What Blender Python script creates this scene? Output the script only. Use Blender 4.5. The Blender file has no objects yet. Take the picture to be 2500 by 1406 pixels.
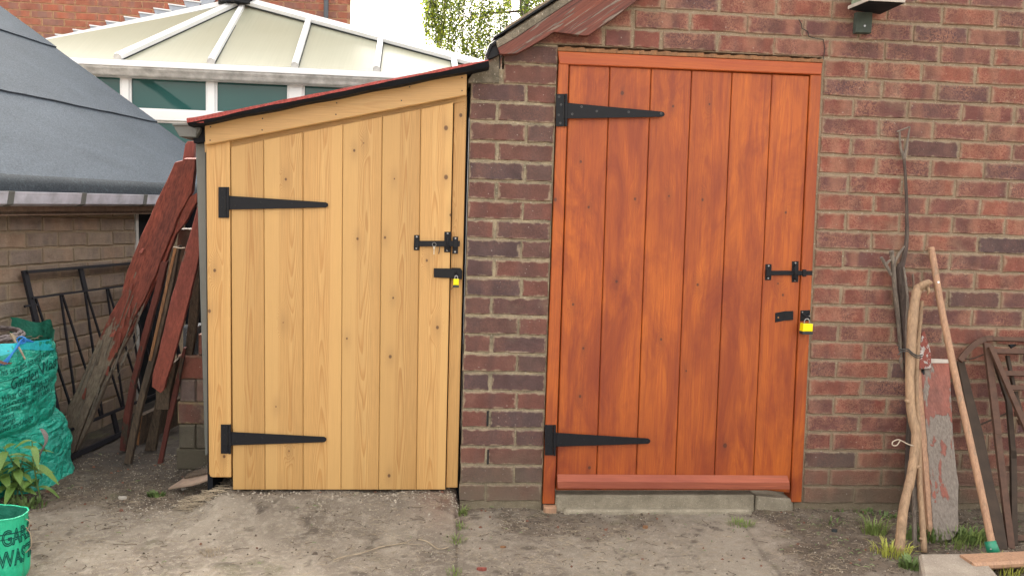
import bpy, bmesh, math, random
import numpy as np
from mathutils import Vector, Matrix
random.seed(7); rng = np.random.RandomState(7)
SC = bpy.context.scene
COL = SC.collection

# ------------------------------------------------------------------ camera, sky, sun, exposure
CP = (-0.03239, -2.96670, 1.09961)
YAW, PIT, ROL, FPX = 0.07322, 0.07994, 0.03187, 1858.28
Fw = Vector((math.sin(YAW)*math.cos(PIT), math.cos(YAW)*math.cos(PIT), -math.sin(PIT)))
Rt = Vector((math.cos(YAW), -math.sin(YAW), 0)); Up = Rt.cross(Fw)
R2 = math.cos(ROL)*Rt + math.sin(ROL)*Up
U2 = -math.sin(ROL)*Rt + math.cos(ROL)*Up
CAMP = Vector(CP)
cam_d = bpy.data.cameras.new('camera'); cam = bpy.data.objects.new('camera', cam_d); COL.objects.link(cam)
cam.matrix_world = Matrix(((R2.x, U2.x, -Fw.x, CP[0]), (R2.y, U2.y, -Fw.y, CP[1]), (R2.z, U2.z, -Fw.z, CP[2]), (0, 0, 0, 1)))
cam_d.sensor_width = 36.0; cam_d.lens = FPX/2500*36.0
cam_d.clip_start = 0.05; cam_d.clip_end = 500
SC.camera = cam

SUN_EL, SUN_AZ = math.radians(38), math.radians(-34)      # the sun stands behind the buildings, to the left: the yard is in open shade
world = bpy.data.worlds.new('World'); SC.world = world; world.use_nodes = True
wn = world.node_tree; bg = wn.nodes['Background']
sky = wn.nodes.new('ShaderNodeTexSky'); sky.sky_type = 'NISHITA'; sky.sun_disc = False
sky.sun_elevation = SUN_EL; sky.sun_rotation = SUN_AZ
sky.air_density = 1.6; sky.dust_density = 8.0; sky.ozone_density = 1.0
hsv = wn.nodes.new('ShaderNodeHueSaturation'); hsv.inputs['Saturation'].default_value = 0.10
wn.links.new(sky.outputs[0], hsv.inputs['Color']); warm = wn.nodes.new('ShaderNodeMix'); warm.data_type = 'RGBA'; warm.blend_type = 'MULTIPLY'; warm.inputs[0].default_value = 1.; warm.inputs[7].default_value = (1.06, 1.0, .93, 1)
wn.links.new(hsv.outputs[0], warm.inputs[6]); wn.links.new(warm.outputs[2], bg.inputs['Color'])
bg.inputs['Strength'].default_value = 0.15

sun_d = bpy.data.lights.new('sun', 'SUN'); sun_d.energy = 0.5; sun_d.angle = math.radians(28); sun_d.color = (1.0, 0.93, 0.82)
sun = bpy.data.objects.new('sun', sun_d); COL.objects.link(sun)
sd = Vector((math.sin(SUN_AZ)*math.cos(SUN_EL), math.cos(SUN_AZ)*math.cos(SUN_EL), math.sin(SUN_EL)))   # towards the sun
sun.rotation_euler = sd.to_track_quat('Z', 'Y').to_euler(); sun.location = sd*20
SC.view_settings.view_transform = 'Standard'; SC.view_settings.look = 'None'
SC.view_settings.exposure = 2.6; SC.view_settings.gamma = 1.0; SC.view_settings.use_curve_mapping = False

# ------------------------------------------------------------------ measuring: a ray of the survey photograph met with a real plane
def ray(px, py): return Fw + R2*((px-1250)/FPX) - U2*((py-703)/FPX)
def onp(px, py, P, N):
    d = ray(px, py); return CAMP + d*((Vector(P)-CAMP).dot(N)/d.dot(N))
def Wy(px, py, Y=0.0): return onp(px, py, (0, Y, 0), Vector((0, 1, 0)))
def Wz(px, py, z=-0.03): return onp(px, py, (0, 0, z), Vector((0, 0, 1)))
GZ = -0.03

# ------------------------------------------------------------------ numpy noise
def _h(ix, iy, iz, s):
    n = (ix*374761393 + iy*668265263 + iz*2147483647 + s*1274126177) & 0xffffffff
    n = ((n ^ (n >> 13))*1274126177) & 0xffffffff
    return ((n ^ (n >> 16)) & 0xffff)/65535.0
def vnoise(x, y, z=None, s=0):
    x = np.asarray(x, float); y = np.asarray(y, float); z = np.zeros_like(x) if z is None else np.asarray(z, float)
    xi = np.floor(x).astype(np.int64); yi = np.floor(y).astype(np.int64); zi = np.floor(z).astype(np.int64)
    u = x-xi; v = y-yi; w = z-zi
    u = u*u*(3-2*u); v = v*v*(3-2*v); w = w*w*(3-2*w)
    r = 0
    for a in (0, 1):
        for b in (0, 1):
            for c in (0, 1):
                r = r + _h(xi+a, yi+b, zi+c, s)*(u if a else 1-u)*(v if b else 1-v)*(w if c else 1-w)
    return r*2-1
def fbm(x, y, z=None, o=4, s=0):
    r = 0; a = 1; f = 1; t = 0
    for i in range(o):
        r = r + a*vnoise(np.asarray(x)*f, np.asarray(y)*f, None if z is None else np.asarray(z)*f, s+i); t += a; a *= .5; f *= 2.03
    return r/t

# ------------------------------------------------------------------ node helpers
class NT:
    def __init__(s, name):
        s.m = bpy.data.materials.new(name); s.m.use_nodes = True; s.t = s.m.node_tree; s.t.nodes.clear()
        s.out = s.t.nodes.new('ShaderNodeOutputMaterial'); s.b = s.t.nodes.new('ShaderNodeBsdfPrincipled')
        s.t.links.new(s.b.outputs[0], s.out.inputs[0])
    def set(s, sock, v):
        if isinstance(v, (int, float)): sock.default_value = v
        elif isinstance(v, (tuple, list)):
            sock.default_value = tuple(v) + ((1,) if len(v) == 3 and sock.type == 'RGBA' else ())
        else: s.t.links.new(v, sock)
    def n(s, typ, **kw):
        nd = s.t.nodes.new(typ)
        for k, v in kw.items(): setattr(nd, k, v)
        return nd
    def math(s, op, a, b=0.0, c=None, clamp=False):
        nd = s.n('ShaderNodeMath', operation=op); nd.use_clamp = clamp
        s.set(nd.inputs[0], a); s.set(nd.inputs[1], b)
        if c is not None: s.set(nd.inputs[2], c)
        return nd.outputs[0]
    def vm(s, op, a, b=(0, 0, 0), out=0):
        nd = s.n('ShaderNodeVectorMath', operation=op); s.set(nd.inputs[0], a)
        if op == 'SCALE': s.set(nd.inputs[3], b)
        else: s.set(nd.inputs[1], b)
        return nd.outputs[out]
    def noise(s, vec, scale=5., detail=3., rough=.55, dist=0., col=False):
        nd = s.n('ShaderNodeTexNoise'); s.set(nd.inputs['Vector'], vec)
        nd.inputs['Scale'].default_value = scale; nd.inputs['Detail'].default_value = detail
        nd.inputs['Roughness'].default_value = rough; nd.inputs['Distortion'].default_value = dist
        return nd.outputs[1 if col else 0]
    def vor(s, vec, scale=5., feature='F1', out=0, rnd=1.):
        nd = s.n('ShaderNodeTexVoronoi', feature=feature); s.set(nd.inputs['Vector'], vec); nd.inputs['Scale'].default_value = scale
        nd.inputs['Randomness'].default_value = rnd
        return nd.outputs[out]
    def ramp(s, f, stops, interp='LINEAR'):
        nd = s.n('ShaderNodeValToRGB'); nd.color_ramp.interpolation = interp; s.set(nd.inputs[0], f)
        e = nd.color_ramp.elements
        while len(e) > 1: e.remove(e[-1])
        for i, (p, c) in enumerate(stops):
            el = e[0] if i == 0 else e.new(p); el.position = p
            if isinstance(c, (int, float)): c = (c, c, c)
            el.color = (*c, 1)
        return nd.outputs[0]
    def mix(s, f, a, b, mode='MIX'):
        nd = s.n('ShaderNodeMix', data_type='RGBA', blend_type=mode); s.set(nd.inputs[0], f)
        s.set(nd.inputs[6], a); s.set(nd.inputs[7], b); return nd.outputs[2]
    def mr(s, v, a, b, c=0., d=1.):
        nd = s.n('ShaderNodeMapRange'); s.set(nd.inputs[0], v)
        for i, q in enumerate((a, b, c, d)): s.set(nd.inputs[i+1], q)
        return nd.outputs[0]
    def obj(s): return s.n('ShaderNodeTexCoord').outputs['Object']
    def gen(s): return s.n('ShaderNodeTexCoord').outputs['Generated']
    def pos(s): return s.n('ShaderNodeNewGeometry').outputs['Position']
    def rnd(s): return s.n('ShaderNodeObjectInfo').outputs['Random']
    def sep(s, v):
        nd = s.n('ShaderNodeSeparateXYZ'); s.set(nd.inputs[0], v); return nd.outputs
    def comb(s, x, y, z):
        nd = s.n('ShaderNodeCombineXYZ'); s.set(nd.inputs[0], x); s.set(nd.inputs[1], y); s.set(nd.inputs[2], z); return nd.outputs[0]
    def bump(s, h, strength=.5, dist=.002, nrm=None):
        nd = s.n('ShaderNodeBump'); nd.inputs['Strength'].default_value = strength; nd.inputs['Distance'].default_value = dist
        s.set(nd.inputs['Height'], h)
        if nrm is not None: s.set(nd.inputs['Normal'], nrm)
        return nd.outputs[0]
    def fin(s, col=None, rough=None, nrm=None, **kw):
        if col is not None: s.set(s.b.inputs['Base Color'], col)
        if rough is not None: s.set(s.b.inputs['Roughness'], rough)
        if nrm is not None: s.set(s.b.inputs['Normal'], nrm)
        for k, v in kw.items(): s.set(s.b.inputs[k.replace('_', ' ')], v)
        return s.m

# ------------------------------------------------------------------ materials
def brick_mat(name, cols, lil, mortar, ridge, bands=1.0, ridge_amt=.7, dirt=1.0, smear=.25, rr=.85, bump=.6, edge=.10):
    t = NT(name); r = t.rnd(); o = t.obj(); off = t.vm('SCALE', (31.7, 17.3, 53.1), t.math('MULTIPLY', r, 10.))
    p = t.vm('ADD', o, off); x, y, z = t.sep(p)[0:3]
    base = t.ramp(r, [(i/(len(cols)), c) for i, c in enumerate(cols)], 'CONSTANT')
    band = t.noise(t.comb(x, 0., t.math('MULTIPLY', z, .25)), 9., 2., .5)
    base = t.mix(t.math('MULTIPLY', t.ramp(band, [(.47, 0.), (.6, 1.)]), .75*bands), base, lil)
    b2 = t.noise(t.comb(t.math('ADD', x, 7.), 0., t.math('MULTIPLY', z, .3)), 12., 1., .5)
    base = t.mix(t.math('MULTIPLY', t.ramp(b2, [(.55, 0.), (.68, 1.)]), .6*bands), base, ridge)
    n1 = t.noise(p, 38., 4., .62, .6)
    n2 = t.noise(p, 75., 4., .62, .8)
    rid = t.math('SUBTRACT', 1., t.math('MULTIPLY', t.math('ABSOLUTE', t.math('SUBTRACT', n2, .5)), 13.), clamp=True)
    patch = t.ramp(t.noise(p, 9., 2.), [(.38, .05), (.62, 1.)])
    base = t.mix(t.math('MULTIPLY', t.math('MULTIPLY', rid, patch), ridge_amt*.72), base, ridge)
    sp = t.noise(p, 260., 3., .7)
    base = t.mix(.34, base, t.ramp(sp, [(.3, .28), (.7, 1.)]), 'MULTIPLY')
    cl = t.noise(p, 16., 4., .6)
    base = t.mix(.45, base, t.ramp(cl, [(.3, .45), (.7, 1.3)]), 'MULTIPLY')
    g = t.sep(t.gen()); ex = t.math('MULTIPLY', t.math('SUBTRACT', .5, t.math('ABSOLUTE', t.math('SUBTRACT', g[0], .5))), 2.4)
    ez = t.math('SUBTRACT', .5, t.math('ABSOLUTE', t.math('SUBTRACT', g[2], .5)))
    ed = t.math('ADD', t.math('MINIMUM', ex, ez), t.math('MULTIPLY', t.math('SUBTRACT', t.noise(p, 42., 3.), .5), .42))
    base = t.mix(t.math('MULTIPLY', t.mr(ed, 0.02, edge+.02, 1., 0.), .62), base, mortar)
    sm = t.ramp(t.noise(t.pos(), 3.3, 5., .62), [(.60, 0.), (.70, 1.)])
    base = t.mix(t.math('MULTIPLY', sm, smear), base, mortar)
    wz = t.sep(t.pos())[2]
    dz = t.math('MULTIPLY', t.mr(t.math('ADD', wz, t.math('MULTIPLY', t.math('SUBTRACT', t.noise(t.pos(), 6., 3.), .5), .25)), .02, .24, 1., 0.), .72*dirt)
    base = t.mix(dz, base, (.135, .115, .08))
    wh = t.math('GREATER_THAN', t.noise(p, 105., 1.), .765)
    base = t.mix(t.math('MULTIPLY', wh, .45), base, (.5, .45, .4))
    h = t.math('ADD', t.math('MULTIPLY', n1, 1.), t.math('ADD', t.math('MULTIPLY', sp, .35), t.math('MULTIPLY', rid, .25)))
    return t.fin(base, rr, t.bump(h, bump, .006))

M = {}
M['brick'] = brick_mat('brick_rustic_red', [(.245, .078, .056), (.215, .072, .055), (.260, .086, .060), (.165, .067, .060), (.250, .090, .066), (.225, .068, .052), (.190, .072, .062), (.125, .062, .064), (.235, .078, .057), (.275, .092, .064), (.185, .066, .057), (.155, .066, .063)],
                       (.135, .070, .064), (.34, .255, .175), (.40, .195, .13), .85, 1.3, 1., .3, .9, .7, .13)
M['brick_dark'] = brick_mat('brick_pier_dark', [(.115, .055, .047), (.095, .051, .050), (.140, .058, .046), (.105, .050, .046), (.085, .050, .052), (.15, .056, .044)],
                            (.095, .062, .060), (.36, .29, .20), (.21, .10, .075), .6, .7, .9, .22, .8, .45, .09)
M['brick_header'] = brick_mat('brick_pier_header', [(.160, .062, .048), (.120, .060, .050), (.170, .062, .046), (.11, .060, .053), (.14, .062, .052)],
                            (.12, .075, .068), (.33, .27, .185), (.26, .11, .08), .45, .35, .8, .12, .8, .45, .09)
M['brick_buff'] = brick_mat('brick_neighbour', [(.37, .265, .195), (.33, .25, .195), (.40, .275, .195), (.31, .235, .19), (.36, .28, .215)],
                            (.24, .20, .18), (.33, .265, .19), (.42, .33, .25), .7, .35, .35, .6, .9, .9, .16)
M['brick_house'] = brick_mat('brick_house_orange', [(.36, .125, .075), (.40, .135, .08), (.33, .12, .08), (.29, .13, .10), (.42, .13, .075), (.34, .115, .07)],
                             (.26, .15, .125), (.5, .31, .19), (.42, .17, .11), .8, .15, 0., 0.05, .85, .2, .05)

def mortar_mat(name, col, dark, scale=1., dirt=.65):
    t = NT(name); p = t.pos()
    c = t.mix(t.ramp(t.noise(p, 14., 5., .65), [(.32, 0.), (.66, 1.)]), dark, col)
    c = t.mix(.55, c, t.ramp(t.noise(p, 320., 3., .7), [(.3, .35), (.7, 1.15)]), 'MULTIPLY')
    c = t.mix(t.math('MULTIPLY', t.math('GREATER_THAN', t.noise(p, 150., 1.), .70), .5), c, (.62, .58, .5))
    wz = t.sep(p)[2]
    c = t.mix(t.mr(wz, 0.0, .2, dirt, 0.), c, (.15, .125, .085))
    h = t.math('ADD', t.noise(p, 70., 4., .7), t.math('MULTIPLY', t.noise(p, 330., 3., .7), .5))
    return t.fin(c, .95, t.bump(h, .9, .008))
M['mortar'] = mortar_mat('mortar_sand', (.39, .305, .215), (.28, .215, .15))
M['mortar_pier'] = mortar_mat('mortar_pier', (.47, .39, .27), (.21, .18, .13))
M['mortar_buff'] = mortar_mat('mortar_buff', (.42, .33, .23), (.34, .265, .18))
M['mortar_house'] = mortar_mat('mortar_house', (.52, .31, .18), (.45, .27, .16))
M['concrete'] = mortar_mat('concrete_old', (.42, .37, .285), (.25, .22, .165), 1., .12)
M['concrete_pale'] = mortar_mat('concrete_slab', (.46, .40, .33), (.34, .29, .24), 1., .05)
M['kneeler'] = mortar_mat('kneeler_stone', (.30, .26, .20), (.13, .115, .085))

def wood_mat(name, light, mid, dark, knots=(), axis='Z', ringN=150., rough=.5, coat=0., blot=None, blot_amt=0., ringamt=.55, varia=.25, centre=.03, sat_band=0., fibamt=.30):
    """knots: (world x, world z, amplitude, radius)"""
    t = NT(name); r = t.rnd(); o = t.obj(); P = t.pos()
    x, y, z = t.sep(o)[0:3]
    if axis == 'X': x, z = z, x
    px, py, pz = t.sep(P)[0:3]
    # two more random numbers per board
    r2 = t.math('FRACT', t.math('MULTIPLY', r, 17.37)); r3 = t.math('FRACT', t.math('MULTIPLY', r, 91.13))
    xo = t.math('ADD', x, t.math('MULTIPLY', t.math('SUBTRACT', r2, .5), centre*2))
    zz = t.math('ADD', z, t.math('MULTIPLY', r3, 40.))
    lw = t.noise(t.comb(t.math('MULTIPLY', xo, 7.), t.math('MULTIPLY', r, 30.), t.math('MULTIPLY', zz, .9)), 1., 2., .4)
    lw2 = t.noise(t.comb(t.math('MULTIPLY', xo, 40.), t.math('MULTIPLY', r, 30.), t.math('MULTIPLY', zz, 2.6)), 1., 2., .5)
    h = t.math('MULTIPLY', t.math('MULTIPLY', xo, xo), 260.)
    h = t.math('ADD', h, t.math('MULTIPLY', lw, 1.5)); h = t.math('ADD', h, t.math('MULTIPLY', lw2, .07))
    h = t.math('ADD', h, t.math('MULTIPLY', zz, t.math('MULTIPLY', t.math('SUBTRACT', r2, .5), .9)))
    dk = None
    for (kx, kz, amp, kr) in knots:
        d = t.vm('MULTIPLY', t.vm('SUBTRACT', P, (kx, 0, kz)), (1/.017, 0, 1/.042))
        L = t.vm('LENGTH', d, out=1)
        g = t.math('EXPONENT', t.math('MULTIPLY', t.math('MULTIPLY', L, L), -1.))
        h = t.math('ADD', h, t.math('MULTIPLY', g, amp))
        d2 = t.vm('LENGTH', t.vm('MULTIPLY', t.vm('SUBTRACT', P, (kx, 0, kz)), (1/kr, 0, .8/kr)), out=1)
        k = t.mr(d2, .7, 1.25, 1., 0.)
        halo = t.math('MULTIPLY', g, .22); k = t.math('MAXIMUM', k, halo)
        dk = k if dk is None else t.math('MAXIMUM', dk, k)
    ring = t.math('FRACT', t.math('MULTIPLY', h, ringN/13.))
    ringc = t.ramp(ring, [(0., .0), (.45, .15), (.82, 1.), (.95, .85), (1., 0.)])
    fib = t.noise(t.comb(t.math('MULTIPLY', x, 420.), t.math('MULTIPLY', r, 30.), t.math('MULTIPLY', zz, 9.)), 1., 3., .6)
    big = t.noise(t.comb(t.math('MULTIPLY', x, 22.), t.math('MULTIPLY', r, 50.), t.math('MULTIPLY', zz, .5)), 1., 2., .5)
    c = t.mix(t.math('MULTIPLY', ringc, ringamt), light, mid)
    c = t.mix(t.math('MULTIPLY', t.ramp(big, [(.35, 0.), (.65, 1.)]), .35), c, mid)
    c = t.mix(fibamt, c, t.ramp(fib, [(.30, .40), (.70, 1.18)]), 'MULTIPLY')
    sw = t.math('GREATER_THAN', t.math('MULTIPLY', x, t.math('SUBTRACT', t.math('ROUND', r2), .5)), t.math('ADD', .006, t.math('MULTIPLY', r3, .012)))
    c = t.mix(t.math('MULTIPLY', sw, sat_band), c, light)
    if varia:
        c = t.mix(varia, c, t.ramp(r3, [(0., (.80, .76, .70)), (.5, (1., 1., 1.)), (1., (1.12, 1.06, 1.0))]), 'MULTIPLY')
    if blot is not None:
        b = t.noise(t.comb(t.math('MULTIPLY', px, 8.), 0., t.math('MULTIPLY', pz, 2.2)) if axis == 'Z' else t.comb(t.math('MULTIPLY', px, 2.), 0., t.math('MULTIPLY', pz, 9.)), 1., 7., .68, .9)
        c = t.mix(t.math('MULTIPLY', t.ramp(b, [(.42, 0.), (.66, 1.)]), blot_amt), c, blot)
        b = t.noise(t.comb(t.math('MULTIPLY', px, 2.2), 3., t.math('MULTIPLY', pz, 1.5)), 1., 4., .6, .4)
        c = t.mix(t.math('MULTIPLY', t.ramp(b, [(.45, 0.), (.65, 1.)]), blot_amt*.45), c, blot)
        b = t.noise(t.comb(t.math('MULTIPLY', x, 55.), t.math('MULTIPLY', r, 9.), t.math('MULTIPLY', zz, 3.)), 1., 3., .6, .4)
        c = t.mix(t.math('MULTIPLY', t.ramp(b, [(.5, 0.), (.72, 1.)]), blot_amt*.7), c, blot)
    if dk is not None: c = t.mix(t.math('MULTIPLY', dk, .85), c, dark)
    hh = t.math('ADD', t.math('MULTIPLY', ringc, .5), fib)
    kw = {}
    if coat: kw = {'Coat_Weight': coat, 'Coat_Roughness': .32}
    return t.fin(c, rough, t.bump(hh, .25, .0012), **kw)

def Kn(lst, Y=0., amp=1.0, r=.0048):
    out = []
    for e in lst:
        p = Wy(e[0], e[1], Y); out.append((p.x, p.z, (e[2] if len(e) > 2 else 1.)*amp, (e[3] if len(e) > 3 else 1.)*r))
    return out
pine_knots = Kn([(865, 368), (888, 350, .5, .5), (698, 438), (1089, 313, 1.2, 1.7), (1089, 433, 1.2, 1.7), (1100, 525, .6, 1), (873, 583), (940, 580, .8, 1), (1042, 636, 1, 1), (963, 437, 1.3, .6),
                 (847, 826, .7, .8), (960, 727, .8, .8), (1068, 799, 1.4, 1.3), (953, 870, 1.5, 1.3), (692, 787, 1.3, .4), (525, 660, .9, 1.2), (512, 759, .8, 1.3), (548, 1113, 1, 1.2), (950, 1160, 1.6, 1.3),
                 (674, 992, .5, .6), (706, 1100, .5, .6), (1125, 280, 1., 1.4)], amp=.75)
M['pine'] = wood_mat('pine_fresh', (.56, .350, .135), (.44, .232, .074), (.07, .025, .012), pine_knots, ringN=190., rough=.5, ringamt=.95, varia=.55, coat=.06, sat_band=.6)
M['pine_h'] = wood_mat('pine_fresh_fascia', (.55, .340, .135), (.46, .248, .085), (.20, .10, .04), (), 'X', ringN=120., rough=.46, ringamt=.5, varia=.1, coat=.12)
ok = Kn([(1519, 228, 1, 1.5), (1643, 260), (1732, 255, .8, .8), (1418, 395), (1437, 506), (1355, 488, 1, 1.4), (1550, 486), (1633, 479, .8, .8), (1715, 488), (1918, 519), (1399, 743), (1505, 687, 1, 1.1), (1703, 695, 1, 1.1),
         (1614, 828), (1424, 850), (1416, 967, 1, 1.2), (1675, 905, .8, .8), (1770, 1087, 1.2, 1.8), (1439, 1141, .8, 1.3), (1899, 692, .6, .8), (1911, 720, .9, 1)], amp=.6)
M['orange'] = wood_mat('stained_door_wood', (.50, .125, .013), (.35, .062, .009), (.06, .018, .010), ok, ringN=130., rough=.55, coat=.05, blot=(.20, .030, .008), blot_amt=.88, ringamt=.5, varia=.3, fibamt=.45)
M['orange_h'] = wood_mat('stained_rail_wood', (.44, .100, .016), (.31, .055, .011), (.12, .032, .014), (), 'X', ringN=60., rough=.55, coat=.06, blot=(.29, .045, .014), blot_amt=.6, ringamt=.35, varia=.15)
M['orange_bar'] = wood_mat('weather_bar_wood', (.38, .110, .060), (.29, .075, .038), (.12, .032, .014), (), 'X', ringN=60., rough=.38, coat=.5, blot=(.22, .05, .03), blot_amt=.75, ringamt=.5, varia=.1, fibamt=.5)

def flaky(name, paint, paint2, wood, woodd, thr=.5, zgrad=0., rough=.8, axis_scale=(14., 14., 3.), shear=(0., 0.), gm=.4):
    t = NT(name); o = t.obj(); r = t.rnd(); p = t.vm('ADD', o, t.vm('SCALE', (9., 5., 7.), r))
    s3 = t.sep(p); p = t.comb(t.math('SUBTRACT', s3[0], t.math('MULTIPLY', s3[2], shear[0])), s3[1], t.math('SUBTRACT', s3[2], t.math('MULTIPLY', s3[0], shear[1])))
    q = t.vm('MULTIPLY', p, axis_scale)
    n = t.noise(q, 1.2, 5., .62, .4)
    g = t.sep(t.gen())[2]
    n = t.math('ADD', n, t.math('MULTIPLY', t.math('SUBTRACT', g, .5), zgrad))
    mask = t.mr(n, thr-.012, thr+.012, 0., 1.)
    gr = t.noise(t.vm('MULTIPLY', p, (150., 150., 5.) if axis_scale[2] <= axis_scale[0] else (5., 90., 150.)), 1., 5., .7, .3)
    w = t.mix(t.ramp(gr, [(.3, 0.), (.7, 1.)]), woodd, wood)
    pc = t.mix(t.ramp(t.noise(q, .7, 3.), [(.35, 0.), (.65, 1.)]), paint, paint2)
    pc = t.mix(gm, pc, t.ramp(gr, [(.32, .25), (.68, 1.15)]), 'MULTIPLY')
    pc = t.mix(.5, pc, t.ramp(t.noise(q, 2.6, 4., .65), [(.3, .55), (.7, 1.2)]), 'MULTIPLY')
    c = t.mix(mask, w, pc)
    h = t.math('ADD', t.math('MULTIPLY', mask, .8), gr)
    return t.fin(c, rough, t.bump(h, .7, .004))
M['flaky_red'] = flaky('flaking_red_paint', (.31, .072, .045), (.20, .054, .040), (.25, .20, .155), (.085, .062, .048), .47, .75, shear=(.38, 0.), gm=.8)
M['red_board'] = flaky('old_red_paint', (.30, .078, .055), (.24, .062, .048), (.16, .11, .08), (.05, .035, .03), .35, 0., shear=(.22, 0.), gm=.55)
M['dull_red'] = flaky('dull_red_paint', (.16, .042, .032), (.12, .036, .03), (.10, .07, .05), (.04, .03, .025), .40, 0.)
M['old_wood'] = flaky('old_brown_timber', (.085, .058, .042), (.06, .042, .032), (.13, .09, .06), (.035, .025, .02), .55, 0.)
M['sawn_orange'] = flaky('sawn_end', (.34, .16, .07), (.26, .12, .05), (.30, .15, .07), (.12, .06, .03), .5, 0.)
M['barge'] = flaky('bargeboard_red', (.23, .062, .036), (.15, .048, .036), (.25, .20, .16), (.07, .05, .045), .42, .0, .7, (4., 14., 40.), (0., .72), .9)
M['post_red'] = flaky('grey_post_red_paint', (.33, .115, .085), (.25, .105, .085), (.27, .235, .205), (.13, .105, .09), .53, .25, .85, (12., 12., 2.2))
M['stake_white'] = flaky('white_flaking', (.55, .50, .47), (.45, .40, .38), (.28, .07, .05), (.16, .05, .04), .52, 0., .85, (40., 40., 25.))

def plain(name, col, rough=.5, metal=0., var=.2, nsc=30., bmp=.15, dist=.001, spec=None, **kw):
    t = NT(name); p = t.obj()
    n = t.noise(p, nsc, 4., .6)
    c = t.mix(1., col, t.ramp(n, [(.25, 1-var), (.75, 1+var)]), 'MULTIPLY')
    k = dict(kw); k['Metallic'] = metal
    if spec is not None: k['Specular_IOR_Level'] = spec
    rg = t.mr(n, .3, .7, max(rough-.08, .02), rough+.08)
    return t.fin(c, rg, t.bump(t.noise(p, nsc*4, 3.), bmp, dist), **k)
M['black_iron'] = plain('black_powder_coat', (.009, .010, .0135), .5, .0, .2, 60., .1, spec=.22)
M['screw'] = plain('screw_steel', (.35, .35, .36), .35, .9)
M['screw_dark'] = plain('screw_black', (.006, .006, .007), .6)
M['gate_iron'] = plain('old_black_gate', (.014, .014, .019), .6, 0., .4, 40., .4, spec=.25)
M['yellow'] = plain('yellow_plastic', (.85, .72, .0), .35, 0., .05)
M['rubber'] = plain('black_rubber', (.022, .028, .03), .6)
M['brass'] = plain('key_nickel', (.55, .52, .45), .3, 1.)
M['upvc'] = plain('white_upvc', (.78, .80, .82), .35, 0., .06, 4., .02)
M['upvc_dirty'] = plain('dirty_upvc', (.50, .50, .49), .5, 0., .45, 9., .05)
M['polycarb'] = None
M['upvc_gutter'] = plain('grimy_gutter', (.42, .42, .48), .5, 0., .4, 11., .05)
M['grey_pvc'] = plain('grey_pvc', (.12, .125, .118), .5, 0., .12, 12., .05)
M['lead'] = plain('lead', (.34, .38, .45), .55, .2, .2, 20., .2)
M['dark_navy'] = plain('near_black', (.008, .010, .015), .7, 0., .3, 8., .4, .004, spec=.2)  # near-black; puts shade into the shed side, door gaps and passage boards
M['steel_blue_pipe'] = plain('downpipe_dark', (.055, .065, .08), .5)
M['rust_brown'] = plain('brown_painted_metal', (.090, .050, .036), .7, 0., .35, 30., .3, spec=.25)
M['rust_dark'] = plain('brown_timber_dark', (.048, .034, .026), .8, 0., .35, 22., .4, spec=.25)
M['bracket_green'] = plain('green_painted_wood', (.045, .06, .05), .75, 0., .4, 40., .3)
M['mossy'] = plain('mossy_box', (.16, .20, .14), .85, 0., .5, 30., .5, .004)
M['pale_edge'] = plain('pale_edge', (.42, .38, .34), .7)
M['green_plastic'] = plain('green_plastic', (.012, .19, .11), .4, 0., .2)
M['twine'] = plain('twine', (.38, .32, .25), .9, 0., .3, 300.)
M['twine_dark'] = plain('dark_wire', (.04, .04, .04), .7)
M['bark'] = flaky('grey_bark', (.20, .17, .145), (.15, .125, .105), (.26, .22, .18), (.10, .08, .07), .5, 0., .9, (60., 60., 12.))
M['bark_dark'] = flaky('dark_bark', (.105, .075, .068), (.075, .055, .05), (.13, .10, .085), (.05, .04, .035), .5, 0., .9, (60., 60., 12.))
M['bark_red'] = flaky('stripped_bark', (.30, .17, .115), (.20, .16, .13), (.22, .19, .16), (.12, .09, .07), .5, 0., .9, (30., 30., 5.))
M['peeled'] = flaky('peeled_branch', (.42, .275, .165), (.34, .225, .14), (.36, .24, .15), (.22, .15, .09), .40, 0., .75, (40., 40., 6.))
M['handle_wood'] = flaky('broom_handle_wood', (.46, .27, .165), (.40, .235, .15), (.36, .24, .16), (.22, .15, .10), .36, 0., .7, (60., 60., 5.))
M['slate_black'] = plain('black_plastic', (.012, .014, .018), .55, 0., .3, 20., .3, spec=.25)
M['block_grey'] = mortar_mat('block_bluegrey', (.115, .125, .14), (.075, .08, .09))
M['leaf'] = plain('weed_leaf', (.12, .21, .045), .5, 0., .35, 25.)
M['grass'] = plain('grass_blade', (.17, .23, .06), .55, 0., .4, 20.)
M['straw'] = plain('dry_straw', (.29, .235, .165), .8, 0., .4, 20.)
M['chip'] = plain('stone_chip', (.34, .30, .245), .85, 0., .5, 60.)
M['twig'] = plain('twig_brown', (.10, .075, .055), .85, 0., .4, 30.)
M['soilbit'] = plain('soil_clod', (.085, .066, .050), .95, 0., .4, 60., .5)
M['debris'] = plain('garden_debris', (.16, .07, .045), .9, 0., .5, 60., .6, .006)
M['rope'] = plain('braided_rope', (.20, .17, .17), .8, 0., .5, 90., .5)
M['blue_tie'] = plain('blue_cord', (.03, .22, .62), .5)
M['print'] = plain('sack_print', (.010, .070, .060), .7, spec=.1)
M['birch_bark'] = plain('birch_bark', (.13, .115, .085), .8, 0., .5, 20.)
M['paperboard'] = plain('delaminated_board', (.26, .185, .14), .85, 0., .3, 30., .4, .003)

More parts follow.
